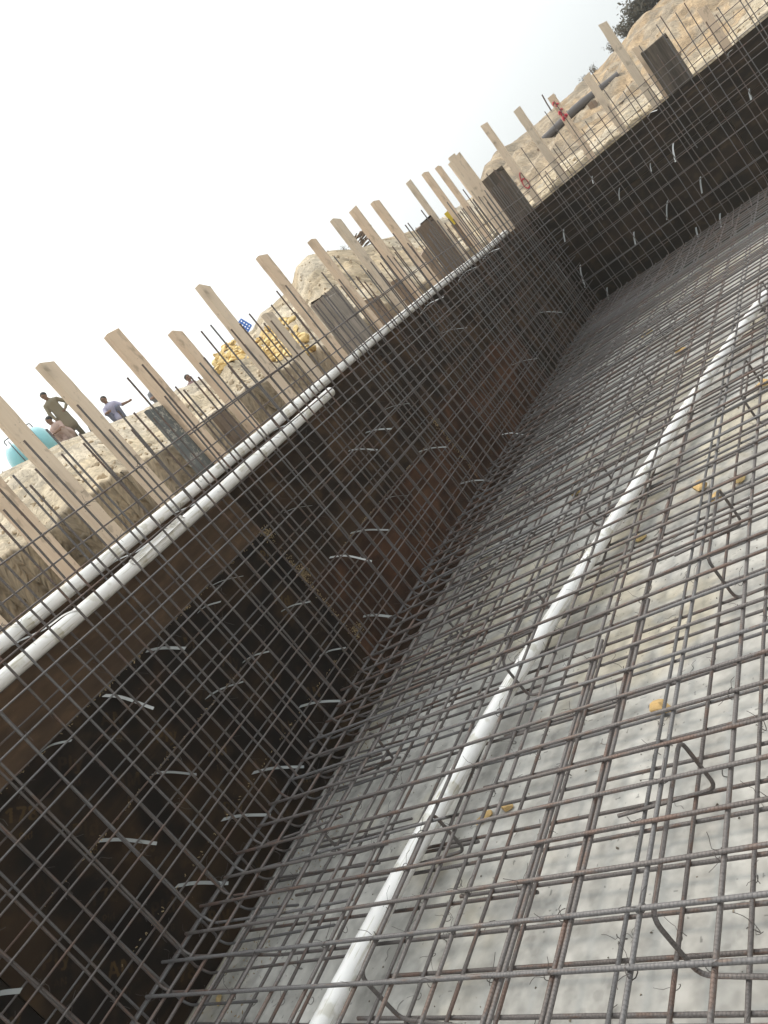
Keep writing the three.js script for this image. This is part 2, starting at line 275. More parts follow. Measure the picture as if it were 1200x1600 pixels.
// plywood formwork
function panel(parent, axis, a0, a1, y0, y1, off, m, label) {
  const g = new THREE.BoxGeometry(a1 - a0 - 0.004, y1 - y0 - 0.004, 0.018, 1, 1, 1);
  const o = mesh('plywood_panel', g, m, parent);
  if (axis === 'z') { o.rotation.y = Math.PI / 2; o.position.set(XW - 0.009 + off, (y0 + y1) / 2, (a0 + a1) / 2); }
  else o.position.set((a0 + a1) / 2, (y0 + y1) / 2, ZB - 0.009 + off);
  if (label) o.userData.label = label;
  return o;
}
{
  const w = thing('formwork_wall', 'dark film faced plywood formwork wall carrying two white pipes along its top', 'formwork');
  const segs = [[4, 1.66, 1.22, 'plyBlack2', 'plyBrown'], [1.66, -0.78, 1.22, 'plyBlack', 'plyBrown'], [-0.78, -3.22, 1.22, 'plyBlack2', 'plyBrown'], [-3.22, -5.5, 0.78, 'plyRed', 'plyDark'], [-5.5, -7.9, 0.95, 'plyRed', 'plyDark'], [-7.9, ZB + 0.02, 0.95, 'plyDark', 'plyDark']];
  let k = 0;
  for (const [z0, z1, h, lo, hi] of segs) { panel(w, 'z', z1, z0, 0.004, h, rr(-0.003, 0.002), M[lo]); panel(w, 'z', z1, z0, h, 1.675 + rr(-0.006, 0.006), rr(-0.003, 0.002), M[hi], hi === 'plyBrown' ? 'brown plywood strip along the top' : undefined); k++; }
  for (const [z0] of segs.slice(1).concat([[ZB - 0.02]])) mesh('stud', boxG(XW - 0.062, XW - 0.024, 0.01, 1.66, z0 - 0.05, z0 + 0.05), M.wood[0], w);
  mesh('joint_batten', boxG(XW - 0.0235, XW - 0.0215, 0.6, 1.35, ZB, 4), M.woodDark, w);
  for (const y of [0.5, 1.05, 1.5]) mesh('waler', boxG(XW - 0.14, XW - 0.064, y - 0.04, y + 0.04, ZB, 4), M.wood[1], w);
  const b = thing('formwork_wall', 'dark plywood formwork end wall closing the far side of the pit', 'formwork');
  for (let x = XW - 0.0; x < XR - 0.1; x += 2.44) { panel(b, 'x', x, Math.min(XR, x + 2.44), 0.004, 1.22, rr(-0.003, 0.002), M.plyBack); panel(b, 'x', x, Math.min(XR, x + 2.44), 1.22, 1.72 + rr(-0.006, 0.006), rr(-0.003, 0.002), M.plyBack); }
  for (let x = XW + 2.44; x < XR; x += 2.44) mesh('stud', boxG(x - 0.05, x + 0.05, 0.01, 1.66, ZB - 0.062, ZB - 0.024), M.wood[0], b);
  mesh('joint_batten', boxG(XW - 0.1, XR, 1.1, 1.34, ZB - 0.0235, ZB - 0.0215), M.woodDark, b);
  for (const y of [0.5, 1.05, 1.5]) mesh('waler', boxG(XW - 0.02, XR, y - 0.04, y + 0.04, ZB - 0.14, ZB - 0.064), M.wood[1], b);
}

// ------------------------------------------------------------------ reinforcement
const BR = 0.0066, BW = 0.0056, BH = 0.0043;
function wob(p0, p1, amp, step = 0.3, seed = R() * 1000) { // nearly straight bar with a slight natural wander
  const L = p0.distanceTo(p1), n = Math.max(2, Math.round(L / step)), d = V().subVectors(p1, p0).normalize();
  const a = V().crossVectors(d, Math.abs(d.y) < 0.9 ? V(0, 1, 0) : V(1, 0, 0)).normalize(), b = V().crossVectors(d, a), pts = [];
  for (let i = 0; i <= n; i++) { const t = i / n * L, p = p0.clone().lerp(p1, i / n); p.addScaledVector(a, amp * 2 * (fbm(t * 0.9, seed, 2, 7) - 0.5)).addScaledVector(b, amp * (fbm(t * 0.9, seed + 50, 2, 9) - 0.5)); pts.push(p); }
  return pts;
}
const steel = () => { const q = R(); return M.steel[q < 0.5 ? 0 : q < 0.78 ? 1 : 2]; };
function bar(parent, pts, r = BR, name = 'bar') { return mesh(name, tube(pts, r, 7), steel(), parent); }
function arcPts(c, u, v, r, n = 5) { const o = []; for (let i = 0; i <= n; i++) { const a = Math.PI / 2 * i / n; o.push(c.clone().addScaledVector(u, r * Math.cos(a)).addScaledVector(v, r * Math.sin(a))); } return o; }
// tie wire: small wrap with two tails
const wireGeo = [0, 1, 2].map(k => {
  const q = rng(900 + k), w = []; for (let i = 0; i <= 10; i++) { const a = i / 10 * Math.PI * 2.2; w.push(V(0.0125 * Math.cos(a), 0.010 * Math.sin(a), 0.012 * (i / 5 - 1))); }
  const tail = s => smooth([V(0.006 * s, 0.010, 0.003), V(0.012 * s, 0.017, 0.01 * (q() - 0.5)), V(0.024 * s, 0.020 + 0.012 * q(), 0.03 * (q() - 0.5)), V(0.038 * s, 0.024 + 0.016 * q(), 0.05 * (q() - 0.5))], 0.012);
  return mergeGeometries([tube(w, 0.0011, 4), tube(tail(1), 0.0007, 4), tube(tail(-1), 0.0007, 4)]);
});
function ties(parent, spots) { // spots: [x,y,z,quaternion]
  for (let k = 0; k < 3; k++) {
    const mine = spots.filter((_, i) => i % 3 === k); if (!mine.length) continue;
    const im = new THREE.InstancedMesh(wireGeo[k], M.wire, mine.length); im.name = 'tie_wire'; im.userData.kind = 'stuff'; im.castShadow = im.receiveShadow = true;
    const m = new THREE.Matrix4(), s = V(1, 1, 1);
    mine.forEach(([x, y, z, q], i) => { const e = rr(0.8, 1.25); m.compose(V(x, y, z), q, s.set(e, e, e)); im.setMatrixAt(i, m); });
    parent.add(im);
  }
}
const qY = () => new THREE.Quaternion().setFromEuler(new THREE.Euler(rr(-0.3, 0.3), rr(0, 6.28), rr(-0.3, 0.3)));
const qX = () => new THREE.Quaternion().setFromEuler(new THREE.Euler(rr(0, 6.28), 0, -Math.PI / 2 + rr(-0.3, 0.3)));
const XRB = 2.6, ZNB = 1.6; // extent of the mats towards the open side
const YB = 0.062, YT = 0.285;
{
  // lower floor mat
  const lo = thing('rebar_mat', 'lower rusty rebar grid lying close above the concrete floor', 'rebar mat', [0, 0, 0], 'floor rebar mats');
  const dz = [-0.75, -0.94, -1.13, -1.30, -1.49, -1.65, -1.83, -2.0, -2.17, -2.35, -2.53, -2.7, -2.88, -3.05, -3.22]; for (let x = -0.57; x < XRB; x += 0.18) dz.push(x);
  for (const x of dz) bar(lo, wob(V(x + rr(-0.012, 0.012), YB, ZNB), V(x + rr(-0.02, 0.02), YB, ZB + rr(0.04, 0.1)), 0.008));
  for (let z = ZNB, k = 0; z > ZB + 0.15; z -= 0.133, k++) {
    const zz = z + rr(-0.014, 0.014) - 0.01;
    // laps: some bars start short of the wall or end under the pipe
    const x0 = R() < 0.3 ? rr(-2.3, -1.9) : rr(-3.3, -2.9);
    bar(lo, wob(V(x0, YB - 2 * BR, zz), V(XRB, YB - 2 * BR, zz + rr(-0.025, 0.025)), 0.007));
    if (x0 > -2.5) bar(lo, wob(V(rr(-3.3, -3.2), YB - 2 * BR, zz + 0.016), V(x0 + rr(0.25, 0.6), YB - 2 * BR, zz + 0.02), 0.008));
  }
  // upper floor mat
  const hi = thing('rebar_mat', 'upper rusty rebar grid raised on bent bar chairs over the floor', 'rebar mat', [0, 0, 0], 'floor rebar mats');
  const tx = [-0.70, -0.89, -1.07, -1.29, -1.46, -1.66, -1.84, -1.985, -2.22, -2.40, -2.60, -2.78, -2.95, -3.08, -3.2]; for (let x = -0.51; x < XRB; x += 0.19) tx.push(x);
  const tz = [-0.87, -1.0, -1.15, -1.265, -1.40, -1.53, -1.665, -1.80, -1.93, -2.07]; for (let z = -2.205; z > ZB + 0.15; z -= 0.134) tz.push(z + rr(-0.012, 0.012)); for (let z = -0.73; z < ZNB; z += 0.135) tz.push(z);
  for (const x of tx) bar(hi, wob(V(x + rr(-0.006, 0.006), YT, ZNB), V(x + rr(-0.02, 0.02), YT, ZB + rr(0.06, 0.12)), 0.008));
  for (const x of [-1.285, -1.455]) { const z0 = rr(-1.6, -1.2); bar(hi, wob(V(x + 0.016, YT, z0 + 1.3), V(x + 0.018, YT, z0 - 0.9), 0.006)); }
  for (const z of tz) {
    bar(hi, wob(V(rr(-3.26, -3.16), YT + 2 * BR, z + rr(-0.005, 0.005)), V(XRB, YT + 2 * BR, z + rr(-0.02, 0.02)), 0.006));
  }
  const sp = []; for (const x of tx) for (const z of tz) if (z < 0.2 && z > -5.5 && x < 0.6 && R() < 0.5) sp.push([x, YT + BR, z, qY()]);
  ties(hi, sp);
  const sp2 = []; for (const x of dz) for (let z = -0.6; z > -4; z -= 0.133) if (x < 0 && R() < 0.3) sp2.push([x, YB - BR, z, qY()]);
  ties(lo, sp2);
}
{
  // long wall, grid nearer the pit: verticals turn into the floor mat
  const XI = -3.12, hI = [1.92, 1.712, 1.617]; for (let y = 1.475; y > 0.36; y -= 0.131) hI.push(y + rr(-0.008, 0.008));
  const wi = thing('rebar_mat', 'upright rusty rebar grid standing in front of the two white wall pipes', 'rebar mat', [0, 0, 0], 'wall rebar mats');
  const zs = []; let z = 1.2; while (z > ZB + 0.25) { zs.push(z); z -= 0.128 + rr(-0.018, 0.018); }
  for (const zz of zs) {
    const topY = R() < 0.45 ? rr(2.27, 2.37) : rr(2.12, 2.22), lean = rr(-0.03, 0.03), rad = 0.055, yb = YT - 0.016, len = rr(0.45, 1.15), skew = rr(-0.05, 0.05);
    const pts = wob(V(XI + rr(-0.006, 0.006), topY, zz + lean), V(XI, yb + rad, zz), 0.010, 0.22);
    pts.push(...arcPts(V(XI + rad, yb + rad, zz), V(-1, 0, 0), V(0, -1, 0), rad).slice(1));
    pts.push(V(XI + rad + len * 0.5, yb + rr(-0.004, 0.004), zz + skew * 0.5), V(XI + rad + len, yb + rr(-0.006, 0.012), zz + skew));
    bar(wi, pts, BW);
  }
  for (const y of hI) bar(wi, wob(V(XI + 2 * BR, y, 1.3), V(XI + 2 * BR, y + rr(-0.015, 0.02), ZB + 0.12), 0.010), BH);
  bar(wi, wob(V(XI + 2 * BR, 1.905, -3.0), V(XI + 2 * BR, 1.935, -6.6), 0.012), BH); // laps
  for (let k = 0; k < 4; k++) { const y = hI[3 + k * 2] - 0.017, a = rr(-2, -6); bar(wi, wob(V(XI + 2 * BR, y, a), V(XI + 2 * BR, y + rr(-0.01, 0.01), a - rr(1.4, 2.4)), 0.006), BH); }
  const sp = []; for (const zz of zs) if (zz < -0.6 && zz > -6) for (const y of hI) if (R() < 0.4) sp.push([XI + BR, y, zz, qX()]); ties(wi, sp);
  // grid against the plywood
  const XO = -3.285, hO = [1.80]; for (let y = 1.51; y > 0.1; y -= 0.139) hO.push(y + rr(-0.01, 0.01));
  const wo = thing('rebar_mat', 'upright rebar grid tied close against the long dark plywood wall', 'rebar mat', [0, 0, 0], 'wall rebar mats');
  z = 1.15; let i = 0;
  while (z > ZB + 0.2) {
    const topY = rr(2.08, 2.24), yb = 0.095, rad = 0.055, len = rr(0.35, 0.9);
    const pts = wob(V(XO + rr(-0.006, 0.006), topY, z + rr(-0.03, 0.03)), V(XO, yb + rad, z), 0.012, 0.25);
    pts.push(...arcPts(V(XO + rad, yb + rad, z), V(-1, 0, 0), V(0, -1, 0), rad).slice(1), V(XO + rad + len, yb + rr(-0.006, 0.01), z + rr(-0.05, 0.05)));
    bar(wo, pts, BW); z -= 0.150 + rr(-0.02, 0.02); i++;
  }
  for (const y of hO) bar(wo, wob(V(XO - 2 * BR, y, 1.3), V(XO - 2 * BR, y + rr(-0.02, 0.02), ZB + 0.05), 0.010), BH);
}
{
  // end wall grids
  for (const [zi, step, hs, label, lap] of [[-9.97, 0.205, 0.17, 'rebar grid standing in front of the dark end wall of the pit', true], [-10.14, 0.20, 0.19, 'rebar grid tied close against the dark end wall of the pit', false]]) {
    const w = thing('rebar_mat', label, 'rebar mat', [0, 0, 0], 'wall rebar mats'), rad = 0.055, yb = lap ? YT + 0.03 : 0.12;
    for (let x = -3.0 + (lap ? 0 : 0.09); x < XRB; x += step + rr(-0.02, 0.02)) {
      const topY = R() < 0.14 ? rr(2.35, 2.55) : rr(1.92, 2.15);
      const pts = wob(V(x + rr(-0.04, 0.04), topY, zi), V(x, yb + rad, zi), 0.014, 0.3);
      pts.push(...arcPts(V(x, yb + rad, zi + rad), V(0, 0, -1), V(0, -1, 0), rad).slice(1), V(x + rr(-0.05, 0.05), yb, zi + rad + rr(0.4, 1)));
      bar(w, pts, 0.005);
      if (lap && R() < 0.35) bar(w, wob(V(x + 0.03, rr(1.95, 2.15), zi), V(x + 0.03, 1.1, zi), 0.005), 0.005);
    }
    for (let y = lap ? 2.0 : 1.94; y > 0.3; y -= hs + rr(-0.015, 0.015)) bar(w, wob(V(-3.2, y, zi + (lap ? 1 : -1) * 2 * BR), V(XRB, y + rr(-0.03, 0.03), zi + (lap ? 1 : -1) * 2 * BR), 0.012), BH);
  }
}
// bar chairs: foot, leg, bridge, leg, foot in one bent bar
function bent(c, rad, n = 4) { // polyline with rounded corners
  const o = [c[0].clone()];
  for (let i = 1; i < c.length - 1; i++) { const a = V().subVectors(c[i - 1], c[i]), b = V().subVectors(c[i + 1], c[i]), k = Math.min(rad, a.length() * 0.45, b.length() * 0.45); a.setLength(k).add(c[i]); b.setLength(k).add(c[i]); for (let q = 0; q <= n; q++) { const t = q / n, u = 1 - t; o.push(V().addScaledVector(a, u * u).addScaledVector(c[i], 2 * u * t).addScaledVector(b, t * t)); } }
  o.push(c[c.length - 1].clone()); return o;
}
function chair(x, zn, zf, flip) {
  const yt = YT - 0.014, yb = YB + 0.014, f = 0.26 * flip, e = rr(-0.03, 0.03);
  top('bar_chair', tube(bent([V(x + f, yb, zn + e), V(x, yb, zn), V(x, yt, zn), V(x, yt, zf), V(x, yb, zf), V(x - f * 1.25, yb, zf + 0.03)], 0.035), BR, 7), M.steel[0], x < -2.4 ? 'bent steel bar chair near the foot of the long plywood wall' : x < -1.5 ? 'bent steel bar chair close beside the white floor pipe' : 'bent steel bar chair well out on the open floor away from the walls', 'bar chair', 'bar chairs between the floor grids');
}
chair(-1.055, -1.14, -1.70, 1); chair(-1.05, -2.62, -3.18, 1); chair(-2.01, -1.05, -1.65, 1); chair(-1.985, -2.45, -3.0, 1);
chair(-1.0, -4.15, -4.7, 1); chair(-1.95, -3.85, -4.4, 1); chair(-1.9, -5.3, -5.9, 1); chair(-0.95, -5.7, -6.25, 1); chair(-2.75, -1.75, -2.3, 1); chair(-2.7, -3.2, -3.75, 1); chair(-2.65, -4.7, -5.25, 1); chair(-1.9, -6.9, -7.5, 1); chair(-0.05, -2.0, -2.6, 1); chair(-0.05, -3.6, -4.2, 1);

// ------------------------------------------------------------------ white pipes
const pipeR = 0.037;
top('plastic_pipe', hollow(smooth([V(-2.40, 0.125, 1.0), V(-2.31, 0.125, -0.9), V(-2.15, 0.125, -2.1), V(-1.70, 0.125, -4.0), V(-1.22, 0.125, -5.75), V(-0.6, 0.125, -7.5), V(-0.2, 0.125, -8.6)], 0.15), pipeR, 0.003, 20), M.pvc, 'white plastic pipe threaded between the floor rebar grids', 'pipe');
top('plastic_pipe', hollow(smooth([V(-3.225, 1.555, 1.2), V(-3.225, 1.56, -1.0), V(-3.22, 1.558, -2.2), V(-3.215, 1.572, -3.2), V(-3.205, 1.597, -4.38)], 0.3), 0.034, 0.003, 20), M.pvc, 'shorter white plastic pipe slung lower on the wall, open end showing', 'pipe');
top('plastic_pipe', hollow(smooth([V(-3.345, 1.668, 1.2), V(-3.345, 1.670, -1.5), V(-3.345, 1.668, -3.5), V(-3.345, 1.695, -5.8), V(-3.345, 1.70, -7.2), V(-3.335, 1.69, -8.3), V(-3.34, 1.705, -9.25)], 0.3), 0.034, 0.003, 20), M.pvc, 'long white plastic pipe running along the top edge of the plywood wall', 'pipe');

// ------------------------------------------------------------------ straps through the plywood
function ribbon(pts, w, th, normalHint) { return sweep(pts, [[-w / 2, -th / 2], [w / 2, -th / 2], [w / 2, th / 2], [-w / 2, th / 2]], null, normalHint); }
function strapFrom(a, b, k, where, group) {
  const row = a.y > 1.5 ? 'top edge' : a.y > 1.1 ? 'upper row of slots' : a.y > 0.6 ? 'middle row of slots' : 'lowest row of slots';
  const sag = 0.2 * a.distanceTo(b), mid = a.clone().lerp(b, 0.45); mid.y += k === 2 ? sag * 0.55 : sag * 0.3;
  const g = ribbon(smooth([a, mid, b], 0.02), k === 0 ? 0.011 : 0.019, 0.0016, V(0.1, 1, 0.2).normalize());
  top('form_tie_strap', g, k === 2 ? M.strap : M.strapDull, (k === 2 ? 'bright bent metal strap' : k === 0 ? 'thin dull metal strap' : 'grey flat metal strap') + ' sticking out of the ' + where + ', ' + row, 'strap', group);
}
const STRAPS = [[1.21, -2.118, -3.22, 1.106, -2.174, 1], [1.214, -1.801, -3.3, 1.008, -1.887, 2], [1.219, -1.439, -3.19, 1.192, -1.467, 0], [0.799, -1.714, -3.33, 0.641, -1.836, 1], [0.793, -1.346, -3.28, 0.608, -1.464, 1], [0.724, -0.707, -3.19, 0.707, -0.747, 1], [0.389, -1.441, -3.27, 0.234, -1.562, 1], [0.389, -1.804, -3.26, 0.245, -1.931, 1], [0.398, -2.089, -3.23, 0.247, -2.228, 1], [0.395, -2.576, -3.22, 0.255, -2.704, 1], [0.829, -2.178, -3.31, 0.754, -2.355, 1], [0.798, -2.496, -3.19, 0.775, -2.522, 0], [0.817, -2.93, -3.19, 0.776, -2.958, 0], [1.215, -2.65, -3.33, 1.13, -2.832, 0], [0.39, -3.414, -3.21, 0.291, -3.422, 1], [0.806, -3.523, -3.23, 0.617, -3.62, 2], [0.802, -3.826, -3.22, 0.659, -3.936, 1], [0.772, -4.33, -3.34, 0.667, -4.506, 1], [1.21, -3.474, -3.36, 1.122, -3.663, 1], [1.2, -4.373, -3.23, 1.078, -4.417, 1], [1.203, -4.671, -3.21, 1.112, -4.688, 1], [0.799, -5.064, -3.22, 0.687, -5.159, 1], [0.359, -5.25, -3.21, 0.24, -5.329, 1], [0.3, -6.313, -3.21, 0.13, -6.367, 2], [0.795, -8.677, -3.16, 0.618, -8.734, 1], [1.61, -6.458, -3.16, 1.60, -6.564, 2], [1.62, -7.523, -3.2, 1.61, -7.719, 2], [1.63, -8.37, -3.18, 1.609, -8.445, 2], [1.228, -5.04, -3.26, 1.139, -5.173, 0], [1.357, -6.568, -3.2, 1.248, -6.651, 0], [1.157, -2.496, -3.19, 1.144, -2.491, 0], [0.633, -7.365, -3.17, 0.529, -7.447, 0], [0.468, -2.927, -3.19, 0.444, -2.933, 0]];
for (const [y, z, x2, y2, z2, k] of STRAPS) strapFrom(V(XW - 0.01, y, z), V(x2, y2, z2), k, 'long plywood wall', 'straps through the long wall');
const STRAPB = [[-3.073, 1.293, -3.101, 1.159, -10.1, 1], [-3.157, 0.812, -3.224, 0.544, -10.1, 2], [-2.26, 1.272, -2.305, 1.159, -10.09, 0], [-3.05, 0.372, -3.071, 0.25, -10.09, 1], [-1.529, 1.299, -1.593, 1.118, -10.1, 2], [-1.488, 0.813, -1.554, 0.648, -10.15, 1], [-2.41, 0.746, -2.437, 0.621, -10.09, 1], [-1.904, 0.815, -2.011, 0.636, -10.15, 1], [-1.819, 0.357, -1.833, 0.239, -10.08, 1], [-1.528, 0.331, -1.573, 0.208, -10.09, 1], [-0.654, 1.261, -0.679, 1.155, -10.08, 1], [-1.604, 1.697, -1.461, 1.695, -10.1, 2], [-0.672, 1.642, -0.587, 1.685, -10.07, 2], [-1.841, 1.276, -1.844, 1.199, -10.06, 0], [-2.44, 1.582, -2.432, 1.504, -10.06, 0]];
for (const [x, y, x2, y2, z2, k] of STRAPB) strapFrom(V(x, y, ZB - 0.01), V(x2, y2, z2), k, 'end wall', 'straps through the end wall');
// straps holding the two pipes together
for (const [z1, z2] of [[-1.66, -1.84], [-2.30, -2.46], [-2.76, -2.92], [-3.84, -4.02]]) {
  const g = ribbon(smooth([V(-3.345, 1.640, z1 + 0.03), V(-3.315, 1.632, z1), V(-3.265, 1.605, (z1 + z2) / 2), V(-3.222, 1.597 + (z1 < -3.5 ? 0.02 : 0), z2), V(-3.185, 1.575, z2 - 0.05)], 0.015), 0.02, 0.0016, V(0.3, 1, 0).normalize());
  top('pipe_strap', g, M.strap, 'white strap tying the short white pipe to the long one', 'strap', 'straps between the wall pipes');
}
{ // split length of pipe lying against the lower pipe
  const pts = smooth([V(-3.195, 1.578, -2.25), V(-3.188, 1.584, -2.45), V(-3.184, 1.590, -2.66)], 0.04), sec = [];
  for (let k = 0; k <= 8; k++) { const a = Math.PI * k / 8; sec.push([0.017 * Math.cos(a), 0.017 * Math.sin(a) - 0.008]); } for (let k = 8; k >= 0; k--) { const a = Math.PI * k / 8; sec.push([0.0148 * Math.cos(a), 0.0148 * Math.sin(a) - 0.008]); }
  top('pipe_offcut', sweep(pts, sec, null, V(-0.8, -0.5, 0).normalize()), M.pvc, 'split white pipe offcut resting on the shorter wall pipe', 'pipe');
}

// ------------------------------------------------------------------ timber posts
function plankGeo(w, t, h, seed) {
  const q = rng(seed), c = 0.006, sec = [[-w / 2 + c, -t / 2], [w / 2 - c, -t / 2], [w / 2, -t / 2 + c], [w / 2, t / 2 - c], [w / 2 - c, t / 2], [-w / 2 + c, t / 2], [-w / 2, t / 2 - c], [-w / 2, -t / 2 + c]];
  const n = 22, pts = [], bx = (q() - 0.5) * 0.03, bz = (q() - 0.5) * 0.02;
  for (let i = 0; i <= n; i++) { const s = i / n; pts.push(V(bx * Math.sin(s * 2.2) + 0.003 * (q() - 0.5), s * h, bz * Math.sin(s * 2.6))); }
  const g = sweep(pts, sec, s => 1 + 0.05 * (fbm(s * 9, seed, 3, 3) - 0.5), V(0, 0, 1)), p = g.attributes.position;
  const tilt = (q() - 0.5) * 0.5, chip = q();
  for (let i = 0; i < p.count; i++) { const x = p.getX(i), y = p.getY(i), z = p.getZ(i); if (y > h - 0.03) p.setY(i, y + tilt * x - (chip > 0.5 && x > 0 ? 0.02 : 0)); p.setX(i, x + 0.004 * (fbm(y * 12, z * 30 + seed, 2, 5) - 0.5)); }
  g.computeVertexNormals(); return g;
}
let seedP = 1;
function post(x, z, topY, w, t, turn, label, group, m) {
  const y0 = 0.98, o = top('timber_post', plankGeo(w, t, topY - y0, ++seedP * 7), m ?? M.wood[Math.floor(R() * 3)], label, 'post', group);
  o.position.set(x, y0, z); o.rotation.set(rr(-0.012, 0.012), turn, rr(-0.012, 0.012)); return o;
}
const LP = 'pale sawn timber post standing behind the long plywood wall';
const PL = { '-3.52': 'timber post between the cement splattered board and the short dark board', '-3.95': 'lower timber post next to the short dark brown board', '-5.28': 'timber post between the shorter grey post and the grey column form', '-6.05': 'timber post between the grey column form and the first brown timber block', '-8.4': 'timber post right beside the blackened timber column form' };
for (const [z, h, w] of [[-1.3, 2.7, 0.1], [-1.75, 2.66, 0.1], [-2.19, 2.7, 0.1], [-2.56, 2.7, 0.1], [-2.98, 2.7, 0.105], [-3.52, 2.71, 0.105], [-3.95, 2.53, 0.1], [-4.44, 2.72, 0.1], [-5.28, 2.73, 0.1], [-6.05, 2.67, 0.095], [-6.58, 2.75, 0.1], [-6.98, 2.77, 0.1], [-7.46, 2.75, 0.1], [-8.4, 2.79, 0.1], [-8.88, 2.79, 0.09], [-9.3, 2.8, 0.095]]) post(-3.56, z, h, w, 0.055, Math.PI / 2 + rr(-0.2, 0.2), PL[z] ?? LP, 'timber posts behind the long wall');
post(-3.56, -4.84, 2.33, 0.1, 0.05, 1.6, 'shorter grey timber post rising just above the white pipe ends', undefined, M.wood[1]);
post(-3.58, -10.02, 2.83, 0.21, 0.05, 0.9, 'double width timber board standing at the corner of the pit', undefined, M.wood[0]);
post(-3.75, -10.5, 2.93, 0.1, 0.06, 0.6, 'tall timber post rising behind the dark corner column form', undefined, M.wood[1]);
const BP = 'pale timber post standing behind the dark end wall';
const redPost = post(-3.17, -10.42, 2.92, 0.09, 0.055, 0.15, 'timber post with a red painted ring halfway up beside the corner form', undefined, M.wood[0]);
post(-2.76, -10.42, 2.79, 0.09, 0.055, -0.1, BP, 'timber posts behind the end wall');
const redPost2 = post(-2.36, -10.42, 2.63, 0.085, 0.055, 0.1, 'timber post with red paint smeared near its top', undefined, M.wood[2]);
post(-1.9, -10.42, 2.52, 0.085, 0.055, 0.05, BP, 'timber posts behind the end wall');
post(-1.49, -10.42, 2.83, 0.09, 0.055, 0, BP, 'timber posts behind the end wall');
post(-1.38, -10.62, 2.41, 0.09, 0.05, 0, BP, 'timber posts behind the end wall');
post(-0.61, -10.42, 2.23, 0.1, 0.05, 0, BP, 'timber posts behind the end wall');
post(0.1, -10.42, 2.6, 0.1, 0.05, 0, BP, 'timber posts behind the end wall');
const redPaint = flat(0.50, 0.06, 0.08, 0.6);
{ // hand painted marks: a ring on one post, a smear on the other
  const ring = new THREE.TorusGeometry(0.055, 0.009, 6, 24); ring.scale(0.62, 1.2, 0.25);
  const o = mesh('paint_ring', ring, redPaint, redPost); o.position.set(0, 1.05, 0.0285);
  const tail = mesh('paint_stroke', tube(smooth([V(-0.03, 1.1, 0.029), V(-0.005, 1.17, 0.029), V(0.02, 1.2, 0.029)], 0.02), 0.007, 5), redPaint, redPost); tail.scale.z = 1;
  const q = rng(77), gs = []; for (let k = 0; k < 9; k++) { const a = q() * 0.24, x = (q() - 0.5) * 0.05; const g = tube(smooth([V(x - 0.015, 1.30 + a, 0.029), V(x, 1.32 + a + 0.02 * q(), 0.029), V(x + 0.018, 1.31 + a, 0.029)], 0.012), 0.008 + 0.006 * q(), 5); g.scale(1, 1, 1); gs.push(g); }
  mesh('paint_smear', mergeGeometries(gs), redPaint, redPost2);
}

// ------------------------------------------------------------------ column forms and boards behind the walls
function columnForm(x, z, w, d, y0, y1, m, turn, label) {
  const o = thing('column_form', label, 'column form', [x, y0, z]); o.rotation.y = turn; const h = y1 - y0, t = 0.018;
  const board = (wx, wz, px, pz, dh) => { const g = new THREE.BoxGeometry(wx, h + dh, wz, 1, 6, 1), p = g.attributes.position; for (let i = 0; i < p.count; i++) if (p.getY(i) > h / 2 - 0.05) p.setY(i, p.getY(i) + rr(-0.02, 0.012)); const b = mesh('plywood_panel', g, m, o); b.position.set(px, (h + dh) / 2, pz); };
  board(w, t, 0, d / 2, 0); board(w, t, 0, -d / 2, 0.02); board(t, d - t - 0.004, w / 2 - t / 2, 0, -0.03); board(t, d - t - 0.004, -w / 2 + t / 2, 0, 0.015);
  for (const k of [0.25, 0.8]) mesh('batten', boxG(-w / 2 - 0.02, w / 2 + 0.02, h * k - 0.02, h * k + 0.02, -d / 2 - 0.05, -d / 2 - 0.0105), M.wood[1], o);
  return o;
}
columnForm(-3.62, -5.72, 0.16, 0.25, 1.0, 2.23, M.plyGrey, 0, 'grey weathered plywood column form behind the long wall');
columnForm(-3.62, -8.2, 0.16, 0.18, 1.0, 2.33, M.woodDark, 0, 'blackened timber column form behind the long wall');
columnForm(-3.52, -10.52, 0.30, 0.30, 1.0, 2.40, M.plyWeather, 0, 'dark weathered plywood column form standing at the pit corner');
columnForm(-1.2, -10.56, 0.28, 0.28, 1.0, 2.28, M.plyWeather, 0, 'dark plywood column form behind the end wall');
function board(x, y, z, w, t, h, turn, m, label, cat = 'board', group) { const o = top(cat === 'board' ? 'plywood_board' : 'timber_block', plankGeo(w, t, h, ++seedP * 5), m, label, cat, group); o.position.set(x, y, z); o.rotation.y = turn; return o; }
board(-3.60, 1.0, -3.42, 0.19, 0.03, 1.19, 1.5, M.splatter, 'dark board splattered with grey cement behind the long wall');
board(-3.57, 1.0, -3.77, 0.13, 0.04, 0.965, 1.55, M.woodDark, 'short dark brown board beside the cement splattered board');
board(-3.62, 1.5, -6.3, 0.22, 0.05, 0.50, 1.5, M.woodBrown, 'short brown timber block above the long white pipe', 'block', 'brown timber blocks behind the long wall');
board(-3.62, 1.5, -6.92, 0.22, 0.05, 0.52, 1.5, M.woodBrown, 'short brown timber block above the long white pipe', 'block', 'brown timber blocks behind the long wall');
board(-3.62, 1.5, -7.72, 0.26, 0.05, 0.58, 1.5, M.woodBrown, 'short brown timber block above the long white pipe', 'block', 'brown timber blocks behind the long wall');
board(-4.35, 1.5, -10.7, 0.14, 0.05, 0.76, 0.7, M.woodBrown, 'brown board standing on the sand behind the pit corner');
board(-4.9, 1.6, -11.4, 0.2, 0.05, 0.74, 0.7, M.woodDark, 'dark wide board standing on the sand behind the pit corner');
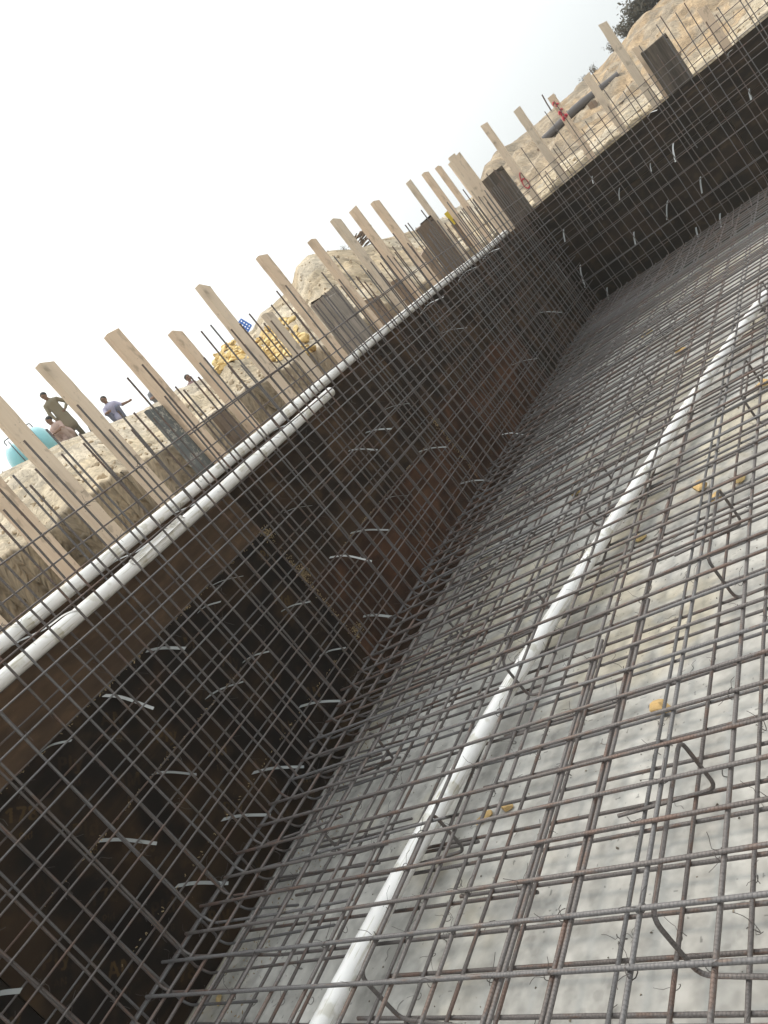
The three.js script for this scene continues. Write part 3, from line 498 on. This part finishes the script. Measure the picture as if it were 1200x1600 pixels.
{ // yellow rag on a post
  const g = new THREE.PlaneGeometry(0.16, 0.2, 8, 8), p = g.attributes.position; for (let i = 0; i < p.count; i++) p.setZ(i, 0.03 * Math.sin(p.getX(i) * 40 + p.getY(i) * 12) + 0.02 * fbm(p.getX(i) * 20, p.getY(i) * 20, 2, 3)); g.computeVertexNormals();
  const o = top('rag', g, flat(0.62, 0.48, 0.06, 0.9, { side: THREE.DoubleSide }), 'yellow rag hanging on a board behind the pit corner', 'rag'); o.position.set(-4.28, 2.34, -10.62); o.rotation.y = 0.7;
}

// ------------------------------------------------------------------ stones
const rockGeo = [0, 1, 2, 3, 4, 5].map(k => { const g = new THREE.IcosahedronGeometry(1, 2), p = g.attributes.position, q = rng(40 + k), v = V(), cuts = []; for (let c = 0; c < 7; c++) cuts.push([V(q() - 0.5, q() - 0.5, q() - 0.5).normalize(), 0.32 + 0.34 * q()]); for (let i = 0; i < p.count; i++) { v.fromBufferAttribute(p, i); for (const [n, d] of cuts) { const e = v.dot(n) - d; if (e > 0) v.addScaledVector(n, -e); } v.multiplyScalar(1 + 0.12 * (fbm(v.x * 3 + k, v.y * 3 + v.z * 2, 3, k) - 0.5)); p.setXYZ(i, v.x, v.y * 0.75, v.z); } g.computeVertexNormals(); return g; }); // unshared vertices: faceted
for (const [x, z, s, e] of [[-1.96, -1.89, 0.034, 0.5], [-2.06, -1.86, 0.042, 0.45], [-1.33, -2.19, 0.055, 0.8], [-2.34, -4.7, 0.06, 0.6], [-1.34, -3.86, 0.07, 0.6], [-1.25, -3.70, 0.05, 0.6], [-1.13, -3.78, 0.05, 0.6], [-1.68, -3.61, 0.05, 0.5], [-1.8, -6.69, 0.08, 0.6], [-1.03, -4.86, 0.08, 0.7], [-3.22, -1.18, 0.03, 0.8], [-2.29, -2.2, 0.03, 0.6], [-2.34, -8.06, 0.07, 0.6]]) {
  const o = top('yellow_stone', rockGeo[Math.floor(R() * 6)], R() < 0.5 ? M.stoneFloor : M.stone[1], 'yellow stone lying on the concrete under the rebar', 'stone', 'yellow stones on the concrete floor');
  o.scale.set(s, s * e, s * 0.8); o.position.set(x, s * e * 0.62, z); o.rotation.y = rr(0, 6);
}
{ // heap of yellow quarry stones tumbling down the bank
  const h = thing('stone_heap', 'heap of yellow quarry stones spilling down the sand bank', 'stone heap');
  const put = (az, r, s, up = 0.3) => { const [x, y, z] = polar(az, r); const o = mesh('stone', rockGeo[Math.floor(R() * 6)], M.stone[Math.floor(R() * 3)], h); o.scale.set(s * rr(0.8, 1.3), s * rr(0.6, 0.9), s * rr(0.8, 1.1)); o.position.set(x, y + s * up, z); o.rotation.set(rr(-0.5, 0.5), rr(0, 6), rr(-0.5, 0.5)); };
  for (let k = 0; k < 150; k++) { const t = R(); put(rr(-41.6, -39.2) + t * 0.4, lerp(9.5, 14.2, R()), rr(0.045, 0.095)); }
  for (let k = 0; k < 125; k++) { put(rr(-38.3, -35.2), lerp(7.5, 11.6, R()), rr(0.04, 0.09)); }
  for (let k = 0; k < 24; k++) { put(rr(-36.6, -34.2), lerp(6.8, 7.6, R()), rr(0.05, 0.10)); }
}
// ------------------------------------------------------------------ things on and beyond the bank
{ // blue crate of open lattice
  const [x, y, z] = polar(-38.0, 16.6), c = thing('lattice_crate', 'blue plastic lattice crate on top of the bank', 'crate', [x, y + 0.08, z]); c.rotation.set(0.25, 0.6, 0.2);
  const blue = flat(0.06, 0.20, 0.62, 0.5), W = 0.115, Hh = 0.24, t = 0.008;
  for (const s of [-1, 1]) {
    for (let k = 0; k <= 4; k++) { mesh('slat', boxG(-W, W, k * Hh / 4, k * Hh / 4 + 0.017, s * W - t, s * W + t), blue, c); mesh('slat', boxG(s * W - t, s * W + t, k * Hh / 4, k * Hh / 4 + 0.017, -W, W), blue, c); }
    for (let k = -2; k <= 2; k++) { mesh('upright', boxG(k * W / 2 - 0.008, k * W / 2 + 0.008, 0, Hh, s * (W + 0.003) - t, s * (W + 0.003) + t), blue, c); mesh('upright', boxG(s * (W + 0.003) - t, s * (W + 0.003) + t, 0, Hh, k * W / 2 - 0.008, k * W / 2 + 0.008), blue, c); }
  }
}
{ // brushwood
  const [x, y, z] = polar(-27.7, 14.4), p = thing('brushwood_pile', 'small pile of grey sticks on the sand mound crest', 'stick pile', [x, y, z]);
  for (let k = 0; k < 34; k++) { const L = rr(0.25, 0.45), a = rr(-0.25, 0.25) + 0.45, b = V(rr(-0.12, 0.12), 0.02 + rr(0, 0.24), rr(-0.15, 0.15)), d = V(Math.cos(a), rr(-0.1, 0.2), Math.sin(a)).multiplyScalar(L / 2); mesh('stick', tube([b.clone().sub(d), b.clone().add(V(0, rr(-0.01, 0.02), 0)), b.clone().add(d)], rr(0.007, 0.013), 5), k % 3 ? M.woodDark : M.woodBrown, p); }
}
{ // teal water tank behind the bank
  const r = 28, az = -54.7, x = r * Math.sin(az * Math.PI / 180), z = -r * Math.cos(az * Math.PI / 180), y = terrainY(x, z), o = thing('water_tank', 'teal water tank with hoop rails behind the sand bank', 'tank', [x, y - 0.05, z]); o.rotation.y = -az * Math.PI / 180;
  const teal = new THREE.MeshPhysicalMaterial({ color: new THREE.Color().setRGB(0.20, 0.48, 0.52), roughness: 0.4, clearcoat: 0.3 }), prof = [];
  for (let k = 0; k <= 10; k++) { const a = Math.PI / 2 * k / 10; prof.push(new THREE.Vector2(0.74 * Math.sin(a), -0.4 - 0.45 * Math.cos(a))); } for (let k = 10; k >= 0; k--) { const a = Math.PI / 2 * k / 10; prof.push(new THREE.Vector2(0.74 * Math.sin(a), 0.4 + 0.45 * Math.cos(a))); }
  const g = new THREE.LatheGeometry(prof, 36); g.rotateZ(Math.PI / 2); g.translate(0, 0.78, 0); mesh('tank_shell', g, teal, o);
  const dark = flat(0.05, 0.05, 0.055, 0.6);
  for (const px of [-0.38, 0.38]) { const pts = []; for (let k = 0; k <= 14; k++) { const a = -0.2 + (Math.PI + 0.4) * k / 14; pts.push(V(px, 0.78 + 0.80 * Math.sin(a), 0.80 * Math.cos(a))); } mesh('hoop', tube(pts, 0.018, 6), dark, o); }
  for (const px of [-0.34, 0.34]) mesh('handle', tube(bent([V(px - 0.16, 1.45, 0), V(px - 0.16, 1.68, 0), V(px + 0.16, 1.68, 0), V(px + 0.16, 1.45, 0)], 0.06), 0.02, 6), dark, o);
  for (const px of [-0.3, 0.3]) mesh('saddle', boxG(px - 0.08, px + 0.08, 0, 0.3, -0.55, 0.55), dark, o);
}
{ // black corrugated pipe and pale plank on the far bank
  const mk = (x0, x1, z, dy) => { const c = []; for (let k = 0; k <= 8; k++) { const x = lerp(x0, x1, k / 8); c.push(V(x, 2.78 + dy + 0.03 * Math.sin(k * 1.3), z - 0.1 * k)); } return c; };
  top('drain_pipe', sweep(smooth(mk(-7.2, -3.2, -19.6, 0.12), 0.05), circ(0.095, 12), t => 1 + 0.06 * Math.sin(t * 500)), flat(0.10, 0.09, 0.088, 0.7), 'long dark corrugated pipe lying along the far bank', 'pipe');
  top('plank', sweep(smooth(mk(-7.0, -3.4, -19.2, -0.12), 0.4), [[-0.14, -0.025], [0.14, -0.025], [0.14, 0.025], [-0.14, 0.025]], null, V(0, 1, 0)), M.wood[1], 'pale plank lying below the dark corrugated pipe', 'plank');
  for (const x of [-6.6, -5.2, -3.8]) { const yb = terrainY(x, -19.5) - 0.1; top('timber_prop', boxG(x - 0.05, x + 0.05, yb, 2.78, -19.75, -19.3), M.woodBrown, 'short timber prop under the dark corrugated pipe', 'prop', 'props under the dark pipe'); }
}
for (const [az, r, h] of [[-13.2, 27.5, 0.55], [-12.6, 27.8, 0.3], [-17.2, 26.4, 0.5]]) { const [x, y, z] = polar(az, r); const o = top('steel_peg', tube([V(0, -0.2, 0), V(0.02, h * 0.5, 0), V(0.05, h, 0.01)], 0.022, 6), M.steel[1], 'short steel peg standing on the far bank crest', 'peg', 'pegs on the far bank'); o.position.set(x, y, z); }
// dry shrubs on the far crest
function shrub(az, r, w, h, n, label, group) {
  const [x, y, z] = polar(az, r), o = thing('dry_shrub', label, 'shrub', [x, y - 0.05, z], group), q = rng(Math.round(az * 131 + r * 7 + 9999)), stems = [], pos = [], idx = [], tips = [];
  for (let k = 0; k < 16; k++) { const a = q() * 6.28, l = h * (0.5 + 0.6 * q()), e = V(Math.cos(a) * w * 0.55 * q(), l, Math.sin(a) * w * 0.55 * q()); const c = smooth([V(0, 0, 0), V(e.x * 0.35, l * 0.5, e.z * 0.35), e], h * 0.15); stems.push(sweep(c, circ(0.02 * h, 5), t => 1 - 0.8 * t)); for (let j = 2; j < c.length; j++) tips.push(c[j]); }
  for (let k = 0; k < n; k++) { const b = tips[Math.floor(q() * tips.length)], s = h * 0.035 * (0.6 + q()), c = V(b.x + (q() - 0.5) * w * 0.3, Math.max(0.02, b.y + (q() - 0.5) * h * 0.35), b.z + (q() - 0.5) * w * 0.3), u = V(q() - 0.5, q() - 0.5, q() - 0.5).setLength(s * 1.8), v = V(q() - 0.5, q() - 0.5, q() - 0.5).setLength(s), i = pos.length / 3; pos.push(c.x - u.x, c.y - u.y, c.z - u.z, c.x + v.x, c.y + v.y, c.z + v.z, c.x + u.x, c.y + u.y, c.z + u.z, c.x - v.x, c.y - v.y, c.z - v.z); idx.push(i, i + 1, i + 2, i, i + 2, i + 3); }
  mesh('stems', mergeGeometries(stems), M.woodDark, o);
  const g = new THREE.BufferGeometry(); g.setAttribute('position', new THREE.Float32BufferAttribute(pos, 3)); g.setIndex(idx); g.computeVertexNormals(); mesh('foliage', g, M.leaf, o);
}
M.leaf = new THREE.MeshPhysicalMaterial({ color: new THREE.Color().setRGB(0.12, 0.11, 0.085), roughness: 0.95, side: THREE.DoubleSide, transmission: 0.25, thickness: 0 });
for (const [az, r, w, h] of [[-7.2, 28.6, 0.9, 0.5], [-6.4, 28.8, 1.2, 0.75], [-5.7, 28.4, 1.3, 0.9], [-5.0, 28.8, 1.5, 1.1], [-4.2, 28.5, 1.5, 1.2], [-3.3, 28.8, 1.6, 1.2], [-2.3, 28.6, 1.6, 1.1], [-1.2, 28.8, 1.6, 1.2]]) shrub(az, r, w, h, 900, 'dry grey brown shrub growing along the far bank crest', 'shrubs on the far bank');
shrub(-10.6, 27.6, 0.4, 0.22, 260, 'small dry tuft on the far bank crest behind the timber posts', 'tufts on the far bank'); shrub(-9.9, 27.9, 0.4, 0.26, 260, 'small dry tuft on the far bank crest behind the timber posts', 'tufts on the far bank');
shrub(-29.2, 14.1, 0.3, 0.12, 120, 'tiny dry weed on the sand mound crest', 'weeds on the mound'); shrub(-28.6, 14.2, 0.3, 0.12, 120, 'tiny dry weed on the sand mound crest', 'weeds on the mound');
shrub(-8.4, 28, 0.5, 0.35, 260, 'small dry tuft on the far bank crest behind the timber posts', 'tufts on the far bank');

// ------------------------------------------------------------------ people on the bank
const skin = [0.20, 0.115, 0.075], hairC = [0.012, 0.010, 0.009];
function body(bones, box, res) { // bones: [a, ra, b, rb, colour, k]
  const mc = new MarchingCubes(res, new THREE.MeshBasicMaterial(), false, false, 60000), f = mc.field, h = res / 2; mc.isolation = 0;
  const [cx, cy, cz, hs] = box, p = V(), ab = V(), ap = V();
  const dist = (q, b) => { ab.subVectors(b[2], b[0]); ap.subVectors(q, b[0]); const t = clamp(ap.dot(ab) / Math.max(1e-9, ab.lengthSq())); return ap.addScaledVector(ab, -t).length() - lerp(b[1], b[3], t); };
  for (let k = 0; k < res; k++) for (let j = 0; j < res; j++) for (let i = 0; i < res; i++) {
    p.set(cx + (i - h) / h * hs, cy + (j - h) / h * hs, cz + (k - h) / h * hs); let d = 1e3;
    for (const b of bones) { const e = dist(p, b), w = b[5] ?? 0.03, m = clamp(0.5 + 0.5 * (d - e) / w); d = lerp(d, e, m) - w * m * (1 - m); }
    f[k * res * res + j * res + i] = -d;
  }
  mc.update(); const n = mc.count, pos = new Float32Array(n * 3), nor = new Float32Array(n * 3), col = new Float32Array(n * 3);
  for (let i = 0; i < n; i++) {
    p.set(cx + mc.positionArray[i * 3] * hs, cy + mc.positionArray[i * 3 + 1] * hs, cz + mc.positionArray[i * 3 + 2] * hs); let best = 1e9, c = skin;
    for (const b of bones) { const e = dist(p, b); if (e < best) { best = e; c = b[4]; } }
    pos.set([p.x, p.y, p.z], i * 3); col.set(c, i * 3); nor.set([mc.normalArray[i * 3], mc.normalArray[i * 3 + 1], mc.normalArray[i * 3 + 2]], i * 3);
  }
  const g = new THREE.BufferGeometry(); g.setAttribute('position', new THREE.BufferAttribute(pos, 3)); g.setAttribute('normal', new THREE.BufferAttribute(nor, 3)); g.setAttribute('color', new THREE.BufferAttribute(col, 3)); return g;
}
M.person = new THREE.MeshStandardMaterial({ vertexColors: true, roughness: 0.9 });
M.hair = flat(...hairC, 0.7);
function hand(bones, w, dir, side) { // palm, four fingers and a thumb from the wrist w along dir
  const s = V().crossVectors(dir, side).normalize(), pal = w.clone().addScaledVector(dir, 0.07); bones.push([w, 0.026, pal, 0.03, skin, 0.01]);
  [[-0.028, 0.06], [-0.009, 0.072], [0.010, 0.068], [0.028, 0.052]].forEach(([o, l]) => { const a = pal.clone().addScaledVector(side, o), b = a.clone().addScaledVector(dir, l * 0.6).addScaledVector(s, 0.01), c = b.clone().addScaledVector(dir, l * 0.5).addScaledVector(s, 0.02); bones.push([a, 0.0095, b, 0.009, skin, 0.004], [b, 0.009, c, 0.008, skin, 0.004]); });
  const t0 = w.clone().addScaledVector(dir, 0.025).addScaledVector(side, -0.025), t1 = t0.clone().addScaledVector(dir, 0.04).addScaledVector(side, -0.03); bones.push([t0, 0.012, t1, 0.010, skin, 0.006]);
}
function head(b, o, c, look, k = 1) { // c = head centre, look = unit direction of the face
  const up = V(0, 1, 0).addScaledVector(look, -look.y).normalize(), sd = V().crossVectors(up, look).normalize(), at = (f, u, s) => c.clone().addScaledVector(look, f * k).addScaledVector(up, u * k).addScaledVector(sd, s * k);
  b.push([at(0, 0.03, 0), 0.088 * k, at(0.015, -0.03, 0), 0.075 * k, skin, 0.03], [at(0.04, -0.07, 0), 0.045 * k, at(0.06, -0.085, 0), 0.035 * k, skin, 0.03], [at(0.085, 0.01, 0), 0.011 * k, at(0.105, -0.02, 0), 0.014 * k, skin, 0.01], [at(0, 0, 0.085), 0.018 * k, at(0, -0.03, 0.085), 0.014 * k, skin, 0.01], [at(0, 0, -0.085), 0.018 * k, at(0, -0.03, -0.085), 0.014 * k, skin, 0.01]);
  for (const s of [-1, 1]) b.push([at(0.083, 0.012, 0.032 * s), 0.010, at(0.084, 0.012, 0.034 * s), 0.010, hairC, 0.004]); // eyes
  b.push([at(0.088, -0.052, -0.02), 0.009, at(0.088, -0.052, 0.02), 0.009, [0.16, 0.06, 0.05], 0.004]); // mouth
  const hg = new THREE.SphereGeometry(0.1 * k, 20, 14, 0, Math.PI * 2, 0, Math.PI * 0.58), pp = hg.attributes.position; for (let i = 0; i < pp.count; i++) { const s = 1 + 0.1 * (fbm(pp.getX(i) * 60, pp.getZ(i) * 60 + pp.getY(i) * 30, 3, 4) - 0.4); pp.setXYZ(i, pp.getX(i) * s, pp.getY(i) * s, pp.getZ(i) * s); } hg.computeVertexNormals();
  const hm = mesh('hair', hg, M.hair, o); hm.position.copy(at(-0.02, 0.035, 0)); hm.quaternion.setFromUnitVectors(V(0, 1, 0), V().addScaledVector(up, 0.85).addScaledVector(look, -0.5).normalize());
}
function person(pos, turn, cloth, trouser, pose, label) {
  const o = thing('person', label, 'person', pos, undefined), b = []; o.rotation.y = turn;
  const X = V(1, 0, 0);
  if (pose === 'stand') { // hand on hip, head bowed
    const hip = V(0, 0.92, 0), chest = V(0.0, 1.32, 0.04), neck = V(0, 1.48, 0.08);
    b.push([hip, 0.155, chest, 0.165, cloth, 0.06], [V(-0.11, 1.36, 0.04), 0.085, V(0.11, 1.36, 0.04), 0.085, cloth, 0.06], [V(0, 0.95, 0), 0.16, V(0, 0.52, 0.01), 0.20, cloth, 0.06], [chest, 0.07, neck, 0.055, skin, 0.03]);
    for (const s of [-1, 1]) b.push([V(0.09 * s, 0.85, 0), 0.10, V(0.10 * s, 0.48, 0.02), 0.085, trouser, 0.04], [V(0.10 * s, 0.48, 0.02), 0.085, V(0.11 * s, 0.10, -0.01), 0.07, trouser, 0.03], [V(0.11 * s, 0.07, -0.02), 0.045, V(0.125 * s, 0.035, 0.14), 0.035, [0.03, 0.025, 0.02], 0.02]);
    b.push([V(0.19, 1.36, 0.03), 0.068, V(0.37, 1.14, -0.08), 0.055, cloth, 0.03], [V(0.37, 1.14, -0.08), 0.055, V(0.22, 0.99, 0.08), 0.042, cloth, 0.02]); hand(b, V(0.21, 0.985, 0.085), V(-0.5, -0.35, 0.3).normalize(), V(0.2, 0.5, 0.8).normalize());
    b.push([V(-0.19, 1.36, 0.03), 0.068, V(-0.25, 1.10, 0.06), 0.055, cloth, 0.03], [V(-0.25, 1.10, 0.06), 0.055, V(-0.22, 0.88, 0.14), 0.042, cloth, 0.02]); hand(b, V(-0.22, 0.87, 0.145), V(0, -1, 0.2).normalize(), X);
    head(b, o, V(-0.03, 1.60, 0.12), V(-0.45, -0.35, 0.8).normalize());
    mesh('body', body(b, [0, 0.88, 0.02, 0.95], 84), M.person, o);
  } else { // squatting, forearms on the knees
    const lean = pose === 'reach' ? 0.05 : 0.16, chest = V(0, 0.58, 0.0 + lean), hip = V(0, 0.22, -0.1);
    b.push([hip, 0.16, chest, 0.155, cloth, 0.06], [V(-0.11, 0.62, lean), 0.08, V(0.11, 0.62, lean), 0.08, cloth, 0.06], [chest, 0.065, V(0, 0.74, lean + 0.03), 0.052, skin, 0.03], [V(0, 0.3, -0.08), 0.17, V(0, 0.16, 0.08), 0.15, cloth, 0.05]);
    for (const s of [-1, 1]) b.push([V(0.1 * s, 0.22, -0.08), 0.095, V(0.17 * s, 0.44, 0.27), 0.075, trouser, 0.03], [V(0.17 * s, 0.44, 0.27), 0.072, V(0.15 * s, 0.08, 0.14), 0.055, trouser, 0.02], [V(0.15 * s, 0.05, 0.12), 0.042, V(0.17 * s, 0.035, 0.28), 0.034, [0.03, 0.025, 0.02], 0.02]);
    const arm = (s, e, w) => { b.push([V(0.185 * s, 0.62, lean), 0.064, e, 0.05, cloth, 0.03], [e, 0.048, w, 0.036, skin, 0.02]); };
    arm(-1, V(-0.23, 0.46, 0.24), V(-0.10, 0.45, 0.42)); hand(b, V(-0.10, 0.45, 0.42), V(0.4, -0.2, 0.8).normalize(), V(0.3, 0.9, 0).normalize());
    if (pose === 'reach') { arm(1, V(0.33, 0.42, 0.12), V(0.52, 0.36, 0.24)); hand(b, V(0.52, 0.36, 0.24), V(0.9, -0.1, 0.3).normalize(), V(0, 1, 0)); } else { arm(1, V(0.23, 0.46, 0.24), V(0.10, 0.45, 0.42)); hand(b, V(0.10, 0.45, 0.42), V(-0.4, -0.2, 0.8).normalize(), V(0.3, -0.9, 0).normalize()); }
    head(b, o, V(0, 0.85, lean + 0.05), V(pose === 'reach' ? -0.3 : -0.5, -0.15, 0.85).normalize());
    mesh('body', body(b, [0.1, 0.48, 0.1, 0.62], 60), M.person, o);
  }
  return o;
}
const face = az => -az * Math.PI / 180; // turn so that +x is to the viewer's right
const olive = [0.19, 0.16, 0.105];
person(polar(-51.7, 25, -0.12), face(-51.7), olive, [0.12, 0.105, 0.065], 'stand', 'person in loose olive clothing standing on the bank, one hand on hip');
person(polar(-52.3, 24.6, -0.1), face(-52.3) - 0.6, [0.42, 0.30, 0.26], [0.4, 0.3, 0.26], 'squat', 'person in pale pink clothing squatting beside the olive clad person');
person(polar(-50.5, 25.1, -0.15), face(-50.5) + 0.4, [0.10, 0.085, 0.075], [0.08, 0.07, 0.06], 'squat', 'person in dark clothing squatting behind a timber post');
person(polar(-48.9, 25.4, -0.12), face(-48.9), [0.42, 0.40, 0.52], [0.16, 0.17, 0.24], 'reach', 'person in a lavender shirt squatting with one arm stretched out');
person(polar(-45.9, 27.2, -0.12), face(-45.9), [0.2, 0.2, 0.22], [0.15, 0.15, 0.16], 'squat', 'person whose dark haired head shows above the cement splattered board');
person(polar(-43.8, 26.4, -0.52), face(-43.8) + 0.8, [0.24, 0.15, 0.15], [0.14, 0.12, 0.12], 'squat', 'person in a dark red shirt squatting beside the stone heap');

// ------------------------------------------------------------------ sawdust and straw caught along joints and bars
{
  const spots = [];
  const add = (x, y, z, sx, sy, sz, n) => { for (let k = 0; k < n; k++) spots.push([x + (R() + R() - 1) * sx, y + (R() + R() - 1) * sy, z + (R() + R() - 1) * sz]); };
  add(-3.382, 0.8, -3.225, 0.008, 0.5, 0.03, 260); add(-3.37, 1.2, -3.22, 0.02, 0.05, 0.06, 160); add(-3.37, 0.88, -3.24, 0.02, 0.06, 0.06, 160); add(-3.37, 0.38, -3.27, 0.02, 0.05, 0.06, 120);
  add(-3.382, 0.6, -5.5, 0.008, 0.4, 0.03, 160); add(-3.37, 0.85, -5.5, 0.02, 0.05, 0.06, 140);
  for (const [y, z0, z1] of [[0.8, -1.0, -2.7], [0.40, -1.1, -3.1], [1.22, -0.9, -3.1], [0.80, -3.6, -5.2]]) for (let z = z0; z > z1; z -= 0.1) add(-3.30, y + 0.008, z, 0.01, 0.008, 0.06, R() < 0.2 ? 18 : 4);
  for (let z = -0.6; z > -9; z -= 0.12) add(-3.15, 0.006, z, 0.22, 0.004, 0.1, 26);
  const g = new THREE.BoxGeometry(0.009, 0.0016, 0.0035), im = new THREE.InstancedMesh(g, flat(0.36, 0.27, 0.15, 0.95), spots.length), m = new THREE.Matrix4(), e = new THREE.Euler(), q = new THREE.Quaternion(), s = V();
  spots.forEach(([x, y, z], i) => { q.setFromEuler(e.set(rr(0, 6.28), rr(0, 6.28), rr(0, 6.28))); const k = rr(0.4, 1.3); m.compose(V(Math.max(XW + 0.006, x), Math.max(0.004, y), z), q, s.set(k, k, k)); im.setMatrixAt(i, m); });
  im.name = 'sawdust'; im.userData.kind = 'stuff'; im.userData.label = 'yellow sawdust flakes caught along plywood joints and bars'; im.userData.category = 'sawdust'; im.castShadow = im.receiveShadow = true; scene.add(im);
}
// small pebbles and rubble on the sand
{
  const sp = []; for (let k = 0; k < 2200; k++) { const az = rr(-62, 0), [, rc] = crest(az), r2 = edgeR(az, cutD(az) + 0.3), r = lerp(r2, rc, Math.pow(R(), 1.6)); const [x, y, z] = polar(az, r); sp.push([x, y, z, rr(0.008, 0.024) * (R() < 0.06 ? 2.4 : 1)]); }
  const im = new THREE.InstancedMesh(rockGeo[2], flat(0.44, 0.36, 0.26, 0.95), sp.length), m = new THREE.Matrix4(), q = new THREE.Quaternion(), e = new THREE.Euler(), c = new THREE.Color();
  sp.forEach(([x, y, z, s], i) => { q.setFromEuler(e.set(rr(0, 6), rr(0, 6), rr(0, 6))); m.compose(V(x, y + s * 0.2, z), q, V(s, s, s)); im.setMatrixAt(i, m); const k = rr(0.7, 1.15); im.setColorAt(i, c.setRGB(k, k * 0.97, k * 0.93)); });
  im.name = 'sand_rubble'; im.userData.kind = 'stuff'; im.userData.label = 'small clods and pebbles strewn over the sand banks'; im.userData.category = 'rubble'; im.castShadow = im.receiveShadow = true; scene.add(im);
}

{ // grit and snipped wire on the concrete
  const n = 900, im = new THREE.InstancedMesh(rockGeo[1], flat(0.22, 0.19, 0.15, 0.95), n), m = new THREE.Matrix4(), q = new THREE.Quaternion(), e = new THREE.Euler(), c = new THREE.Color();
  for (let i = 0; i < n; i++) { const s = rr(0.0015, 0.0045) * (R() < 0.04 ? 2 : 1); q.setFromEuler(e.set(rr(0, 6), rr(0, 6), rr(0, 6))); m.compose(V(rr(-3.3, 0.8), s * 0.5, rr(-7, 0.3)), q, V(s * 1.3, s, s)); im.setMatrixAt(i, m); const k = rr(0.4, 1.6); im.setColorAt(i, c.setRGB(k, k, k)); }
  im.name = 'floor_grit'; im.userData.kind = 'stuff'; im.userData.label = 'fine grit scattered over the concrete floor'; im.userData.category = 'grit'; im.castShadow = im.receiveShadow = true; scene.add(im);
  const snip = tube(smooth([V(-0.03, 0, 0), V(-0.008, 0, 0.008), V(0.012, 0.002, -0.004), V(0.03, 0.004, 0.01)], 0.008), 0.0008, 4), sm = new THREE.InstancedMesh(snip, M.wire, 220);
  for (let i = 0; i < 220; i++) { q.setFromEuler(e.set(0, rr(0, 6.28), 0)); const k = rr(0.6, 1.5); m.compose(V(rr(-3.2, 0.4), 0.002, rr(-5, 0.2)), q, V(k, k, k)); sm.setMatrixAt(i, m); }
  sm.name = 'wire_snippets'; sm.userData.kind = 'stuff'; sm.userData.label = 'snipped tie wire ends lying on the concrete floor'; sm.userData.category = 'wire'; sm.castShadow = sm.receiveShadow = true; scene.add(sm);
}

renderer.render(scene, camera);
